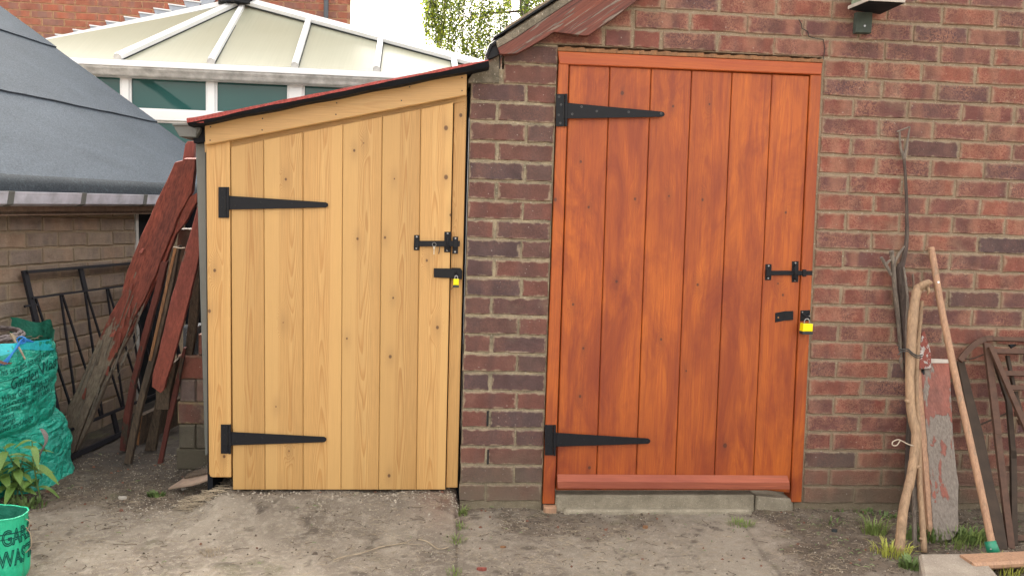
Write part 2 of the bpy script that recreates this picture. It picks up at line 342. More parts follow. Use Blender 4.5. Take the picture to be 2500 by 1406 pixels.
t = NT('polycarbonate'); o = t.obj(); q = t.sep(o)
st = t.noise(t.comb(t.math('MULTIPLY', q[0], 55.), 0., t.math('MULTIPLY', q[2], 1.5)), 1., 2.)
c = t.mix(t.noise(o, 3., 4.), (.30, .300, .225), (.345, .350, .275)); c = t.mix(.15, c, t.ramp(st, [(.3, .5), (.7, 1.)]), 'MULTIPLY')
M['polycarb'] = t.fin(c, .35)

t = NT('conservatory_glass'); o = t.pos()
c = t.mix(t.noise(o, 1.2, 2.), (.014, .075, .075), (.03, .10, .095))
M['glass'] = t.fin(c, .04, t.bump(t.noise(o, 1.4, 2.), .05, .05), Specular_IOR_Level=.5)

def felt_mat(name, a, b):
    t = NT(name); p = t.obj()
    st_ = t.ramp(t.noise(t.vm('MULTIPLY', p, (1., 1., 2.)), 1.6, 6., .65, .6), [(.35, .85), (.65, 1.12)])
    c = t.mix(t.noise(p, 2.2, 3.), a, b)
    c = t.mix(.8, c, st_, 'MULTIPLY'); c = t.mix(.8, c, t.ramp(t.noise(p, 130., 3., .75), [(.3, .45), (.7, 1.5)]), 'MULTIPLY')
    c = t.mix(t.math('MULTIPLY', t.ramp(t.noise(p, 55., 3., .7), [(.55, 0.), (.7, 1.)]), .3), c, (.11, .135, .155))
    return t.fin(c, .95, t.bump(t.noise(p, 220., 3., .7), .9, .004), Specular_IOR_Level=.08)
M['felt_grey'] = felt_mat('mineral_felt_grey', (.053, .066, .083), (.061, .075, .093))
M['felt_red'] = felt_mat('mineral_felt_red', (.33, .075, .065), (.28, .062, .055))
M['felt_lip'] = felt_mat('mineral_felt_lip', (.028, .035, .043), (.042, .050, .058))

t = NT('sack_woven'); o = t.obj()
c = t.mix(t.noise(o, 5., 3.), (.012, .33, .235), (.025, .42, .32))
c = t.mix(t.math('MULTIPLY', t.ramp(t.noise(o, 18., 5., .65, .8), [(.50, 0.), (.66, 1.)]), .35), c, (.12, .55, .49))
wv = t.n('ShaderNodeTexWave'); t.set(wv.inputs['Vector'], o); wv.inputs['Scale'].default_value = 180.
cr = t.noise(t.vm('MULTIPLY', o, (7., 7., 20.)), 1.5, 6., .65, 1.2)
vd = t.vor(t.vm('ADD', t.vm('MULTIPLY', o, (1., 1., 1.6)), t.vm('SCALE', t.noise(o, 6., 3., .6, 0., True), .25)), 13., 'DISTANCE_TO_EDGE')
vd2 = t.vor(t.vm('ADD', t.vm('MULTIPLY', o, (1., 1., 2.)), t.vm('SCALE', t.noise(o, 9., 3., .6, 0., True), .2)), 31., 'DISTANCE_TO_EDGE')
hh_ = t.math('ADD', t.math('MULTIPLY', t.mr(vd, 0., .25), 1.), t.math('MULTIPLY', t.mr(vd2, 0., .2), .35))
c = t.mix(.35, c, t.ramp(t.noise(o, 60., 4., .7), [(.3, .5), (.7, 1.3)]), 'MULTIPLY')
M['sack'] = t.fin(c, .38, t.bump(t.math('ADD', hh_, t.math('MULTIPLY', cr, 1.2)), .5, .016, t.bump(wv.outputs['Fac'], .1, .0006)))
t = NT('sack_woven_green'); o = t.obj()
c = t.mix(t.noise(o, 5., 3.), (.008, .36, .19), (.02, .45, .26))
cr = t.noise(t.vm('MULTIPLY', o, (10., 10., 6.)), 1.5, 5., .6, 1.)
M['sack2'] = t.fin(c, .42, t.bump(cr, .5, .02))
M['sack_in'] = plain('sack_inside', (.01, .15, .10), .6, 0., .3, 15., .5, .01)
M['sack_blue'] = plain('sack_blue_band', (.03, .50, .58), .4, 0., .15, 15., .4, .01)

# ------------------------------------------------------------------ object helpers
def link(o, parent=None, **props):
    COL.objects.link(o)
    if parent is not None: o.parent = parent
    for k, v in props.items():
        if v is not None: o[k] = v
    return o
def mesh(name, verts, faces, mats, parent=None, loc=None, smooth=False, fm=None, **props):
    """vertices in world space; loc becomes the origin. Parents sit unrotated, so local = world minus the parent's place."""
    vs = [Vector(v) for v in verts]
    if loc is None:
        lo = Vector((min(v.x for v in vs), min(v.y for v in vs), min(v.z for v in vs))); hi = Vector((max(v.x for v in vs), max(v.y for v in vs), max(v.z for v in vs)))
        loc = (lo+hi)/2
    loc = Vector(loc)
    me = bpy.data.meshes.new(name); me.from_pydata([v-loc for v in vs], [], faces)
    if not isinstance(mats, (list, tuple)): mats = [mats]
    for m_ in mats: me.materials.append(m_)
    if fm is not None: me.polygons.foreach_set('material_index', fm)
    if smooth: me.polygons.foreach_set('use_smooth', [True]*len(me.polygons))
    me.update()
    o = bpy.data.objects.new(name, me)
    pw = WL(parent) if parent is not None else Vector((0, 0, 0))
    o.location = loc-pw
    return link(o, parent, **props)
def WL(o):
    p = Vector(o.location)
    return p + (WL(o.parent) if o.parent is not None else Vector((0, 0, 0)))
def empty(name, loc, label, cat, group=None, kind=None):
    o = bpy.data.objects.new(name, None); o.location = loc; o.empty_display_size = .1
    return link(o, None, label=label, category=cat, group=group, kind=kind)
class G:
    """collects solids, then builds one mesh"""
    def __init__(s): s.v = []; s.f = []; s.m = []
    def add(s, vs, fs, mi=0):
        b = len(s.v); s.v += [Vector(v) for v in vs]; s.f += [[i+b for i in f] for f in fs]; s.m += [mi]*len(fs); return s
    def prism(s, poly, off, mi=0, ch=0.):
        """poly: front outline (world points), off: vector to the back outline; ch: chamfer of the front edge"""
        n = len(poly); poly = [Vector(p) for p in poly]; off = Vector(off)
        if ch:
            c = sum(poly, Vector())/n; u = off.normalized(); inner = []
            nrm = Vector((0, 0, 0))
            for i in range(n): nrm += (poly[i]-c).cross(poly[(i+1) % n]-c)
            nrm.normalize()
            for i in range(n):
                a = (poly[i]-poly[i-1]).normalized(); b = (poly[(i+1) % n]-poly[i]).normalized()
                na = nrm.cross(a); nb = nrm.cross(b); m_ = (na+nb); m_ = m_/max(m_.dot(na), .3)
                inner.append(poly[i]+m_*ch)
            front = inner; mid = [p+u*ch for p in poly]; back = [p+off for p in poly]
            vs = front+mid+back
            fs = [list(range(n))] + [[i, (i+1) % n, n+(i+1) % n, n+i][::-1] for i in range(n)] + [[n+i, n+(i+1) % n, 2*n+(i+1) % n, 2*n+i][::-1] for i in range(n)] + [list(range(2*n, 3*n))[::-1]]
        else:
            vs = poly+[p+off for p in poly]
            fs = [list(range(n))] + [[i, (i+1) % n, n+(i+1) % n, n+i][::-1] for i in range(n)] + [list(range(n, 2*n))[::-1]]
        return s.add(vs, fs, mi)
    def box(s, x0, x1, y0, y1, z0, z1, mi=0, ch=0.):
        return s.prism([(x0, y0, z0), (x1, y0, z0), (x1, y0, z1), (x0, y0, z1)], (0, y1-y0, 0), mi, ch)
    def bar(s, a, b, w, h, up=(0, 0, 1), mi=0):
        a = Vector(a); b = Vector(b); d = (b-a).normalized(); up = Vector(up); sx = d.cross(up).normalized(); uz = sx.cross(d).normalized()
        q = [a+sx*(i*w/2)+uz*(j*h/2) for i, j in ((-1, -1), (1, -1), (1, 1), (-1, 1))]
        return s.prism(q, b-a, mi)
    def tube(s, pts, rad, n=8, mi=0, cap=True, wob=0.):
        pts = [Vector(p) for p in pts]; rad = rad if isinstance(rad, (list, tuple)) else [rad]*len(pts)
        rings = []; pu = None
        for i, p in enumerate(pts):
            d = (pts[min(i+1, len(pts)-1)]-pts[max(i-1, 0)]).normalized()
            if pu is None:
                a = Vector((0, 1, 0)) if abs(d.y) < .8 else Vector((1, 0, 0)); pu = d.cross(a).normalized()
            pu = (pu-d*pu.dot(d)).normalized(); pv = d.cross(pu)
            rings.append([p+(pu*math.cos(2*math.pi*k/n)+pv*math.sin(2*math.pi*k/n))*rad[i]*(1+wob*random.uniform(-1, 1)) for k in range(n)])
        vs = [v for r_ in rings for v in r_]; fs = []
        for i in range(len(rings)-1):
            for k in range(n): fs.append([i*n+k, i*n+(k+1) % n, (i+1)*n+(k+1) % n, (i+1)*n+k])
        if cap: fs += [list(range(n))[::-1], [(len(rings)-1)*n+k for k in range(n)]]
        return s.add(vs, fs, mi)
    def disc(s, c, r, d=(0, -1, 0), t_=.0015, n=10, mi=0):
        c = Vector(c); d = Vector(d).normalized(); return s.tube([c-d*.001, c+d*t_], r, n, mi)
    def build(s, name, mats, parent=None, loc=None, smooth=False, **props):
        return mesh(name, s.v, s.f, mats, parent, loc, smooth, s.m, **props)
def finish_normals(o):
    bm = bmesh.new(); bm.from_mesh(o.data); bmesh.ops.recalc_face_normals(bm, faces=bm.faces); bm.to_mesh(o.data); bm.free(); return o
def catmull(pts, n=6):
    P_ = [Vector(p) for p in pts]; out = []
    for i in range(len(P_)-1):
        a = P_[max(i-1, 0)]; b = P_[i]; c = P_[i+1]; d = P_[min(i+2, len(P_)-1)]
        for k in range(n):
            u = k/n; out.append(.5*((2*b)+(c-a)*u+(2*a-5*b+4*c-d)*u*u+(3*b-a-3*c+d)*u**3))
    return out+[P_[-1]]

# ------------------------------------------------------------------ ground
def axis(lo, hi, step, far):
    a = list(np.arange(lo, hi+1e-6, step)); d = step; x = hi; r_ = []
    while x < far: d *= 1.5; x += d; r_.append(x)
    d = step; x = lo; l_ = []
    while x > -far: d *= 1.5; x -= d; l_.append(x)
    return np.array(l_[::-1]+a+r_)
gx = axis(-2.15, 2.3, .0085, 90.); gy = axis(-.85, .85, .0085, 90.)
GX, GY = np.meshgrid(gx, gy)
def wall_edge(X): return np.where(X < 0, .0, .02)
gj = Wz(1110, 1240); jx = gj.x
def ground_h(X, Y):
    ramp_ = np.clip((X+1.03+.5*np.clip(Y-.1, 0, .3))/.12, 0, 1)*np.clip((-.001-X)/.012, 0, 1)*np.clip((Y+.36)/.30, 0, 1)**1.3*np.clip((1.2-Y)/.2, 0, 1)
    near = np.clip(1-(np.maximum(np.abs(X)-2.5, 0)+np.maximum(np.abs(Y)-1.2, 0)), 0, 1)
    h = .0035*fbm(X*3, Y*3, o=3, s=3)+.0028*fbm(X*16, Y*16, o=4, s=9)+.0020*fbm(X*70, Y*70, o=2, s=21)
    soil = soil_m(X, Y)
    h += soil*(.010*fbm(X*9, Y*9, o=4, s=33)+.006*np.abs(fbm(X*45, Y*45, o=2, s=5)))
    # step edges of the two slabs
    jl = np.abs(X-(jx+.012*fbm(Y*6, X*0+3, o=3, s=2)))
    h -= .010*np.exp(-(jl/.010)**2)*(Y < .05)
    h -= .0012*np.clip(np.abs(fbm(X*5, Y*5, o=4, s=77))*-60+1, 0, 1)*4
    return h*near + GZ + .066*ramp_
se = [Wz(1775, 1245), Wz(1850, 1330), Wz(1900, 1406)]
def soil_m(X, Y):
    # bare soil: right of the doorstep slab, along the wall foot, and in the alley on the left
    ex = np.interp(-Y, [-se[0].y, -se[1].y, -se[2].y], [se[0].x, se[1].x, se[2].x])
    n = fbm(X*5, Y*5, o=4, s=50)*.22
    a = np.clip((X-ex-.12+n)/.10, 0, 1)
    a = np.minimum(a, np.clip((Y+.62+n*.5-(X-1.4)*.25)/.12, 0, 1)*1.0+np.clip((X-1.9+n)/.1, 0, 1))
    b = np.clip((Y-(-.02)+n*.6)/.10, 0, 1)*(X < -.9)
    c = np.clip((Y+.045+n*.25)/.04, 0, 1)*(X < .33)*.8
    d = np.clip((.26-np.hypot((X-.42)*.8, (Y+.13)*1.6)+n*1.4)/.1, 0, 1)*.7
    return np.clip(np.maximum(np.maximum(a, b), np.maximum(c, d)), 0, 1)
Hh = ground_h(GX, GY); nx, ny = len(gx), len(gy)
V = np.stack([GX.ravel(), GY.ravel(), Hh.ravel()], 1)
idx = np.arange(nx*ny).reshape(ny, nx)
Fq = np.stack([idx[:-1, :-1].ravel(), idx[:-1, 1:].ravel(), idx[1:, 1:].ravel(), idx[1:, :-1].ravel()], 1)
me = bpy.data.meshes.new('ground'); me.vertices.add(len(V)); me.vertices.foreach_set('co', V.ravel())
me.loops.add(Fq.size); me.loops.foreach_set('vertex_index', Fq.ravel().astype(np.int32))
me.polygons.add(len(Fq)); me.polygons.foreach_set('loop_start', np.arange(0, Fq.size, 4, dtype=np.int32)); me.polygons.foreach_set('loop_total', np.full(len(Fq), 4, dtype=np.int32))
me.update(calc_edges=True); me.validate()
at = me.attributes.new('soil', 'FLOAT', 'POINT'); at.data.foreach_set('value', soil_m(GX, GY).ravel().astype(np.float32))
dm = np.clip((GY-.16+.12*fbm(GX*4, GY*4, o=3, s=61))/.35, 0, 1)*np.clip((-.93-GX)/.06, 0, 1)*np.clip((4-GY), 0, 1); at = me.attributes.new('alley_dark', 'FLOAT', 'POINT'); at.data.foreach_set('value', dm.ravel().astype(np.float32))  # alley ground made darker and greyer towards the back
sl_ = np.clip((GX-.345)/.02, 0, 1)*np.clip((np.interp(-GY, [-se[0].y, -se[1].y, -se[2].y], [se[0].x, se[1].x, se[2].x])+.02*fbm(GX*9, GY*9, o=3, s=71)-GX)/.01, 0, 1)*np.clip((-.03-GY)/.01, 0, 1)
at = me.attributes.new('slab', 'FLOAT', 'POINT'); at.data.foreach_set('value', sl_.ravel().astype(np.float32))
edge = np.abs(np.interp(-GY, [-se[0].y, -se[1].y, -se[2].y], [se[0].x, se[1].x, se[2].x])+.02*fbm(GX*9, GY*9, o=3, s=71)-GX)
crk = np.exp(-(np.abs(fbm(GX*2.6, GY*2.6, o=5, s=77))/.006)**2)*np.clip(fbm(GX*1.3+5, GY*1.3, o=2, s=12)*4+.3, 0, 1)
st1 = np.clip((fbm(GX*16, GY*16, o=4, s=91)+.55*np.exp(-(((GX-.25)/.22)**2+((GY+.11)/.07)**2))+.35*np.exp(-(((GX-.62)/.12)**2+((GY+.14)/.04)**2))-.42)/.12, 0, 1)
stn = np.clip(st1+np.exp(-(edge/.010)**2)*(GY < -.02)*.6+.9*crk+.8*np.exp(-((GX-jx-.012*fbm(GY*6, GX*0+3, o=3, s=2))/.007)**2)*(GY < .02), 0, 1)
at = me.attributes.new('stain', 'FLOAT', 'POINT'); at.data.foreach_set('value', stn.ravel().astype(np.float32))
rd = np.exp(-(((GX-jx+.05)/.09)**2+((GY+.06)/.16)**2)); at = me.attributes.new('reddish', 'FLOAT', 'POINT'); at.data.foreach_set('value', rd.ravel().astype(np.float32))
t = NT('ground_concrete'); p = t.pos()
def attr(t, n):
    a = t.n('ShaderNodeAttribute'); a.attribute_name = n; return a.outputs['Fac']
c = t.mix(t.ramp(t.noise(p, 2.6, 5., .6), [(.36, 0.), (.62, 1.)]), (.215, .180, .144), (.375, .325, .262))
c = t.mix(t.math('MULTIPLY', t.ramp(t.noise(p, 9., 5., .68), [(.45, 0.), (.7, 1.)]), .55), c, (.125, .100, .078))
c = t.mix(t.math('MULTIPLY', t.ramp(t.noise(p, 30., 4., .7), [(.50, 0.), (.62, 1.)]), .55), c, (.44, .39, .32))
c = t.mix(t.math('MULTIPLY', attr(t, 'slab'), .38), c, (.40, .36, .29))
c = t.mix(t.math('MULTIPLY', attr(t, 'stain'), .6), c, (.062, .045, .034))
vv = t.vor(p, 210., 'F1', 1); c = t.mix(.45, c, t.mix(1., vv, (.5, .5, .5), 'MIX'), 'OVERLAY')
c = t.mix(.5, c, t.ramp(t.noise(p, 420., 3., .75), [(.3, .35), (.7, 1.35)]), 'MULTIPLY')
s_ = t.math('MULTIPLY', attr(t, 'soil'), t.ramp(t.noise(p, 12., 4.), [(.3, .55), (.6, 1.)]))
sc_ = t.mix(t.ramp(t.noise(p, 25., 5., .7), [(.35, 0.), (.65, 1.)]), (.068, .050, .037), (.175, .132, .094))
c = t.mix(s_, c, sc_)
c = t.mix(t.math('MULTIPLY', attr(t, 'alley_dark'), t.ramp(t.noise(p, 7., 4., .6), [(.3, .55), (.7, .95)])), c, (.045, .040, .038))
c = t.mix(t.math('MULTIPLY', attr(t, 'reddish'), t.ramp(t.noise(p, 14., 4., .6), [(.3, .2), (.7, .8)])), c, (.24, .12, .082))
gm = t.ramp(t.noise(p, 4.5, 5., .7), [(.60, 0.), (.70, 1.)]); c = t.mix(t.math('MULTIPLY', gm, .4), c, (.12, .13, .05))
h = t.math('ADD', t.noise(p, 160., 4., .75), t.noise(p, 500., 2., .7))
M['ground'] = t.fin(c, .95, t.bump(h, 1., .006))
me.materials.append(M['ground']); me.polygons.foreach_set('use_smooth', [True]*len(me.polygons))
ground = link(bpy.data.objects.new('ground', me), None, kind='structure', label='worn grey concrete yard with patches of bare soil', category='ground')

# ------------------------------------------------------------------ bricks
def brick_mesh(name, L_, H_, D_, mat, seed, ch=.004):
    """irregular box with softened front edges; origin at the centre of the front face, front at y=0"""
    rr = random.Random(seed); l, h_ = L_/2, H_/2; j = lambda a: rr.uniform(-a, a)
    e = .0022 if H_ < .07 else .0015
    xs_ = [-1, -.6+j(.15), -.1+j(.2), .5+j(.2), 1]
    outer = [(l*a+(j(.0018) if abs(a) == 1 else 0), ch, -h_+j(e)*(1.4 if abs(a) == 1 else 1)) for a in xs_]+[(l+j(.0018), ch, j(.01))]+[(l*a+(j(.0018) if abs(a) == 1 else 0), ch, h_+j(e)*(1.4 if abs(a) == 1 else 1)) for a in xs_[::-1]]+[(-l+j(.0018), ch, j(.01))]
    inner = [(x*(1-ch*.8/l), j(.0010), z*(1-ch*.8/h_)) for x, y, z in outer]
    back = [(x, D_, z) for x, y, z in outer]
    vs = inner+outer+back; n = len(outer)
    fs = [list(range(n))] + [[i, n+i, n+(i+1) % n, (i+1) % n] for i in range(n)] + [[n+i, 2*n+i, 2*n+(i+1) % n, n+(i+1) % n] for i in range(n)]
    m_ = bpy.data.meshes.new(name); m_.from_pydata(vs, [], fs); m_.materials.append(mat); m_.update(); return m_
_bm = {}
def brick_variant(L_, H_, mat, D_=.05, ch=.004):
    k = (round(L_, 3), round(H_, 3), mat.name); 
    if k not in _bm: _bm[k] = [brick_mesh('brick', L_, H_, D_, mat, hash(k) % 9999+i, ch) for i in range(7)]
    return random.choice(_bm[k])
def put_brick(parent, c, L_, mat, H_=.065, rz=0., tilt=0., D_=.05, ch=.004, mesh_=None):
    o = bpy.data.objects.new('brick', mesh_ or brick_variant(L_, H_, mat, D_, ch))
    o.location = Vector(c)-WL(parent); o.rotation_euler = (0, tilt, rz)
    return link(o, parent)

# ================================================================== GARAGE with the orange door
P_TL, P_TR = Wy(1362, 123), Wy(2010, 152)
P_BL, P_BR = Wy(1325, 1230), Wy(1957, 1225)
XD0, XD1 = .335, 1.402
garage = empty('brick_garage', (.9, .0, GZ), 'rustic red brick garage wall with an orange stained plank door', 'garage')
g = G()
zb = GZ-.15
YM = .0045
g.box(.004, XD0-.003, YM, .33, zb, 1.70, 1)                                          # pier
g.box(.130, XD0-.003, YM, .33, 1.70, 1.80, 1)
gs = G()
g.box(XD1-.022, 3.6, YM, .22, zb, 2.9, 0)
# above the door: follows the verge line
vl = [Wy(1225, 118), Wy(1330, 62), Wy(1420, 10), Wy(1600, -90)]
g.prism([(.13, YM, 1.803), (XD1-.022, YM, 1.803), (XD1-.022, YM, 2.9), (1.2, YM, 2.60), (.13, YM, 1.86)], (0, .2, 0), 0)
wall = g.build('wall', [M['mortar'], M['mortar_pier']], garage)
wall['label'] = 'sand mortar wall body with rustic red bricks'
nb = 0
def jit(a): return random.uniform(-a, a)
lower_lim_pts = [(1215, 140), (1265, 131), (1352, 79), (1437, 88), (1560, 0), (1640, -60)]
# pier courses
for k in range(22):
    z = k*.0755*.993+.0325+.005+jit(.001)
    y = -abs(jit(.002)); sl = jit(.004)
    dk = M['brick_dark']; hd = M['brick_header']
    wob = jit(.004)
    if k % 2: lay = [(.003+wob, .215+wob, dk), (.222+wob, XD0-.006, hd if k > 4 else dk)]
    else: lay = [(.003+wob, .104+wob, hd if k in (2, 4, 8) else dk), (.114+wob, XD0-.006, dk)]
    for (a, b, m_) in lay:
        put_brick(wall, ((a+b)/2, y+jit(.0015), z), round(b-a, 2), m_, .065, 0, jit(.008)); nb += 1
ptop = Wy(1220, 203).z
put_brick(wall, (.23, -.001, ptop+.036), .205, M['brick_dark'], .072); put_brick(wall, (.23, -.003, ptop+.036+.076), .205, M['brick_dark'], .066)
# courses to the right of the door
STX = XD1+.012
def jamb_x(z): return float(np.interp(z, [0., 1.785], [P_BR.x, P_TR.x]))+.007
for k in range(29):
    z = k*.075+.0375+jit(.0008)
    if k >= 24: continue
    x = jamb_x(z) if z < 1.79 else STX
    first = True
    while x < 2.62:
        if first and k % 2: L_ = (.1025 if k != 23 else .148)+STX-x
        elif first: L_ = STX+.215-x
        else: L_ = .215
        put_brick(wall, (x+L_/2, jit(.0018)-.001, z+jit(.001)), L_, M['brick'] if random.random() > .08 or k < 2 else M['brick_dark'], .065, 0, jit(.006)); nb += 1
        x += L_+.010+jit(.0015); first = False
# courses over the door, cut off by the bargeboard
def verge_x(z):      # left limit of brickwork at a height
    pts = [(1.78, .30), (1.86, .36), (1.93, .46), (2.0, .57), (2.2, .90), (2.5, 1.4)]
    return float(np.interp(z, [a for a, b in pts], [b for a, b in pts]))
for k in range(24, 29):
    z = k*.075+.0375
    fam = STX-.0 if k % 2 == 0 else STX+.1125-.225
    xs = sorted(set([fam+.225*i for i in range(-8, 9)]))
    for x in xs:
        a, b = x, x+.215
        lim = verge_x(z-.03)
        if b < lim-.05 or a > 2.6: continue
        if k == 24 and abs(a-(STX-.225*4)) < .02:      # two halves beside the verge
            put_brick(wall, (a+.052, -.001, z), .1025, M['brick']); put_brick(wall, (a+.163, -.001, z), .1025, M['brick']); nb += 2; continue
        if b-lim < .2 and a < lim:
            a = lim-.06
            if b-a < .05: continue
        put_brick(wall, ((a+b)/2, jit(.0018)-.001, z), round(b-a, 2), M['brick'], .065, 0, jit(.006)); nb += 1
for (x, y0, y1, w) in ((1190, 1003, 1040, .008), (1191, 1098, 1133, .007)):
    a = Wy(x, y1, -.0015); b = Wy(x, y0, -.0015); G().box(a.x-w/2, a.x+w/2, -.0012, .004, a.z, b.z).build('open_joint', M['screw_dark'], garage)
# settlement crack: a fine jagged gap over the right end of the door head
cr = [Wy(1950, 48, -.0045), Wy(1957, 60, -.0045), Wy(1958, 70, -.0045), Wy(1972, 78, -.0045), Wy(1975, 90, -.0045), Wy(1990, 94, -.0045), Wy(2010, 97, -.0045), Wy(2014, 120, -.0045), Wy(2009, 152, -.0045)]
g = G()
for a, b in zip(cr[:-1], cr[1:]): g.bar(a, b, .0025 if a.x < 1.39 else .006, .0012, (0, -1, 0))
g.build('crack', M['screw_dark'], garage)
# timber packing strip along the top of the head, sandy mortar smear
g = G()
pts = [Wy(1362+i*16.2, 121.5+i*.725, -.012) for i in range(41)]
for i in range(40):
    a, b = pts[i], pts[i+1]; hh = .006+.004*abs(math.sin(i*1.7))+random.random()*.003
    g.prism([a-Vector((0, 0, .004)), b-Vector((0, 0, .004)), b+Vector((0, 0, hh)), a+Vector((0, 0, hh*random.uniform(.7, 1.1)))], (0, .016, 0), 0)
g.build('mortar_fillet', M['sawn_orange'], garage)
# door head and jambs
def pq(pts, Y): return [Wy(a, b, Y) for a, b in pts]
head = G().prism(pq([(1362, 125), (2009, 154), (2006, 183), (1366, 157)][::-1], -.012), (0, .07, 0), 0, .003)
head.build('door_head', M['orange_h'], garage)
G().prism(pq([(1364, 156), (1389, 157), (1354, 1230), (1325, 1230)][::-1], -.010), (0, .07, 0), 0, .003).build('door_jamb', M['orange'], garage)
G().prism(pq([(1980, 183), (2006.5, 184), (1957, 1226), (1931, 1226)][::-1], -.010), (0, .07, 0), 0, .003).build('door_jamb', M['orange'], garage)
# doorstep
ds = G(); a = Wy(1357, 1200, -.01); b = Wy(1845, 1196, -.01)
ds.prism([(a.x, -.014, GZ-.05), (b.x, -.014, GZ-.05), (b.x-.005, -.014, .040), (a.x, -.014, .034)], (0, .2, 0), 0, .006)
ds.prism([(b.x+.003, -.010, GZ-.05), (XD1-.02, -.008, GZ-.05), (XD1-.03, -.008, .022), (b.x+.005, -.010, .034)], (0, .2, 0), 0, .006)
ds.prism([(a.x+.0, -.052, GZ-.05), (b.x+.02, -.045, GZ-.05), (b.x-.03, -.040, GZ+.018), (a.x+.04, -.045, GZ+.016)], (0, .06, 0), 0, .008)
ds.build('doorstep', M['concrete'], garage)
g = G(); p = Wy(1343, 1243, -.03); g.box(p.x-.025, p.x+.025, -.035, .0, GZ-.01, GZ+.022, 0, .003); g.build('packing_block', M['handle_wood'], garage)
# the door
door = G().prism(pq([(1391, 159), (1977, 186), (1931, 1196), (1357, 1196)][::-1], .018), (0, .03, 0)).build('door', M['orange'], garage, label='orange stained ledged plank door with black strap hinges')
tops = [1390, 1489.5, 1590.5, 1689.5, 1788, 1886, 1977.5]; bots = [1357, 1455.5, 1552, 1648, 1743, 1838.5, 1929.5]
for i in range(6):
    def lx(x, y, s): return x
    a0, a1, b0, b1 = tops[i], tops[i+1], bots[i], bots[i+1]
    ytop = lambda x: 158.5+(x-1390)/(1978-1390)*27.5
    yb0 = 1194 if i < 5 else 1193; yb1 = 1193 if i < 4 else (1194 if i == 4 else 1203)
    dx = .7
    q = pq([(a0+dx, ytop(a0)), (a1-dx, ytop(a1)), (b1-dx, yb1), (b0+dx, yb0)][::-1], -.001+jit(.0008))
    G().prism(q, (0, .019, 0), 0, .0032).build('plank', M['orange'], door)
# weather bar
a, b = Wy(1361, 1157, -.004), Wy(1922, 1160, -.004); a2, b2 = Wy(1362, 1190, -.030), Wy(1925, 1192, -.030)
am, bm_ = Wy(1361, 1175, -.036), Wy(1926, 1179, -.036)
prof = lambda A, B, C: [A, Vector((B.x, -.036, B.z)), Vector((C.x, -.036, C.z)), Vector((A.x, .0, C.z))]
q1 = prof(a, am, a2); q2 = prof(b, bm_, b2)
G().prism(q1, q2[0]-q1[0]).build('weather_bar', M['orange_bar'], door)

def strap_hinge(parent, plate, strap, screws_p, screws_s, Y, steel):
    """plate: (x0,y0,x1,y1) px ; strap: four corners then tip"""
    g = G(); x0, y0, x1, y1 = plate
    g.prism(pq([(x0, y0), (x1-6, y0), (x1-6, y1), (x0, y1)][::-1], Y-.003), (0, .003, 0), 0, .0006)
    a, b = Wy(x1-2, y0, Y-.003), Wy(x1-2, y1, Y-.003); g.tube([a, b], .0055, 10)
    (sx, sy0, sy1, tx, ty0, ty1) = strap
    g.prism(pq([(sx-4, sy0), (tx-6, ty0), (tx-1, ty0+3), (tx, (ty0+ty1)/2), (tx-1, ty1-3), (tx-6, ty1), (sx-4, sy1)][::-1], Y-.0045), (0, .0035, 0), 0, .0006)
    g.tube([Wy(x1-2, sy0-1, Y-.004), Wy(x1-2, sy1+1, Y-.004)], .0068, 10)
    g.bar(Wy(x1-8, sy0+1, Y-.0036), Wy(x1-8, sy1-1, Y-.0036), .0025, .0016, (0, -1, 0), 2)
    for (x, y) in screws_p: g.disc(Wy(x, y, Y-.003), .0043, mi=1 if steel else 0, t_=.0008); g.disc(Wy(x, y, Y-.0037), .0019, mi=2, t_=.0006)
    for (x, y) in screws_s: g.disc(Wy(x, y, Y-.0045), .0046, mi=1 if steel else 0, t_=.0008); g.disc(Wy(x, y, Y-.0052), .0021, mi=2, t_=.0006)
    return g.build('strap_hinge', [M['black_iron'], M['screw_soft'], M['screw_dark']], parent)
M['screw_soft'] = plain('screw_grey', (.075, .075, .08), .4, .5)
strap_hinge(door, (1357, 230, 1384, 309), (1384, 251, 290, 1623, 273, 286), [(1365, 237), (1370, 256), (1364, 281), (1368, 301)], [(1397, 279), (1420, 261), (1457, 272), (1535, 274), (1614, 278)], -.013, True)
strap_hinge(door, (1330, 1037, 1356, 1111), (1356, 1056, 1090, 1588, 1070, 1083), [(1338, 1044), (1340, 1063), (1338, 1084), (1339, 1105)], [(1369, 1082), (1389, 1064), (1426, 1073), (1500, 1075), (1580, 1077)], -.013, False)

def bolt(parent, Y, lp, bar, mp, rp, mats=None):
    g = G()
    for (x0, y0, x1, y1) in (lp, mp, rp): g.prism(pq([(x0, y0), (x1, y0), (x1-1, y1), (x0-1, y1)][::-1], Y-.0025), (0, .0025, 0), 0, .0005)
    x0, y0, x1, y1 = bar
    g.prism(pq([(x0, y0), (x1, y0), (x1-.5, y1), (x0-.5, y1)][::-1], Y-.010), (0, .005, 0), 0, .001)
    for (px0, py0, px1, py1) in (lp, mp, rp):      # the staples the bar runs through
        c = (px0+px1)/2; w = (px1-px0)*.34
        if (px0, py0) == (mp[0], mp[1]): g.tube([Wy(c, py0+9, Y-.004), Wy(c, py0+13, Y-.018), Wy(c, (py0+py1)/2, Y-.021), Wy(c, py1-10, Y-.018), Wy(c, py1-6, Y-.004)], .0035, 8)
        else: g.prism(pq([(c-w, y0-3), (c+w, y0-3), (c+w, y1+3), (c-w, y1+3)][::-1], Y-.0135), (0, .011, 0), 0, .001)
        g.disc(Wy(c, py0+4, Y-.0025), .0034, mi=1); g.disc(Wy(c-1, py1-5, Y-.0025), .0034, mi=1)
    return g.build('bolt', [M['black_iron'], M['screw']], parent)
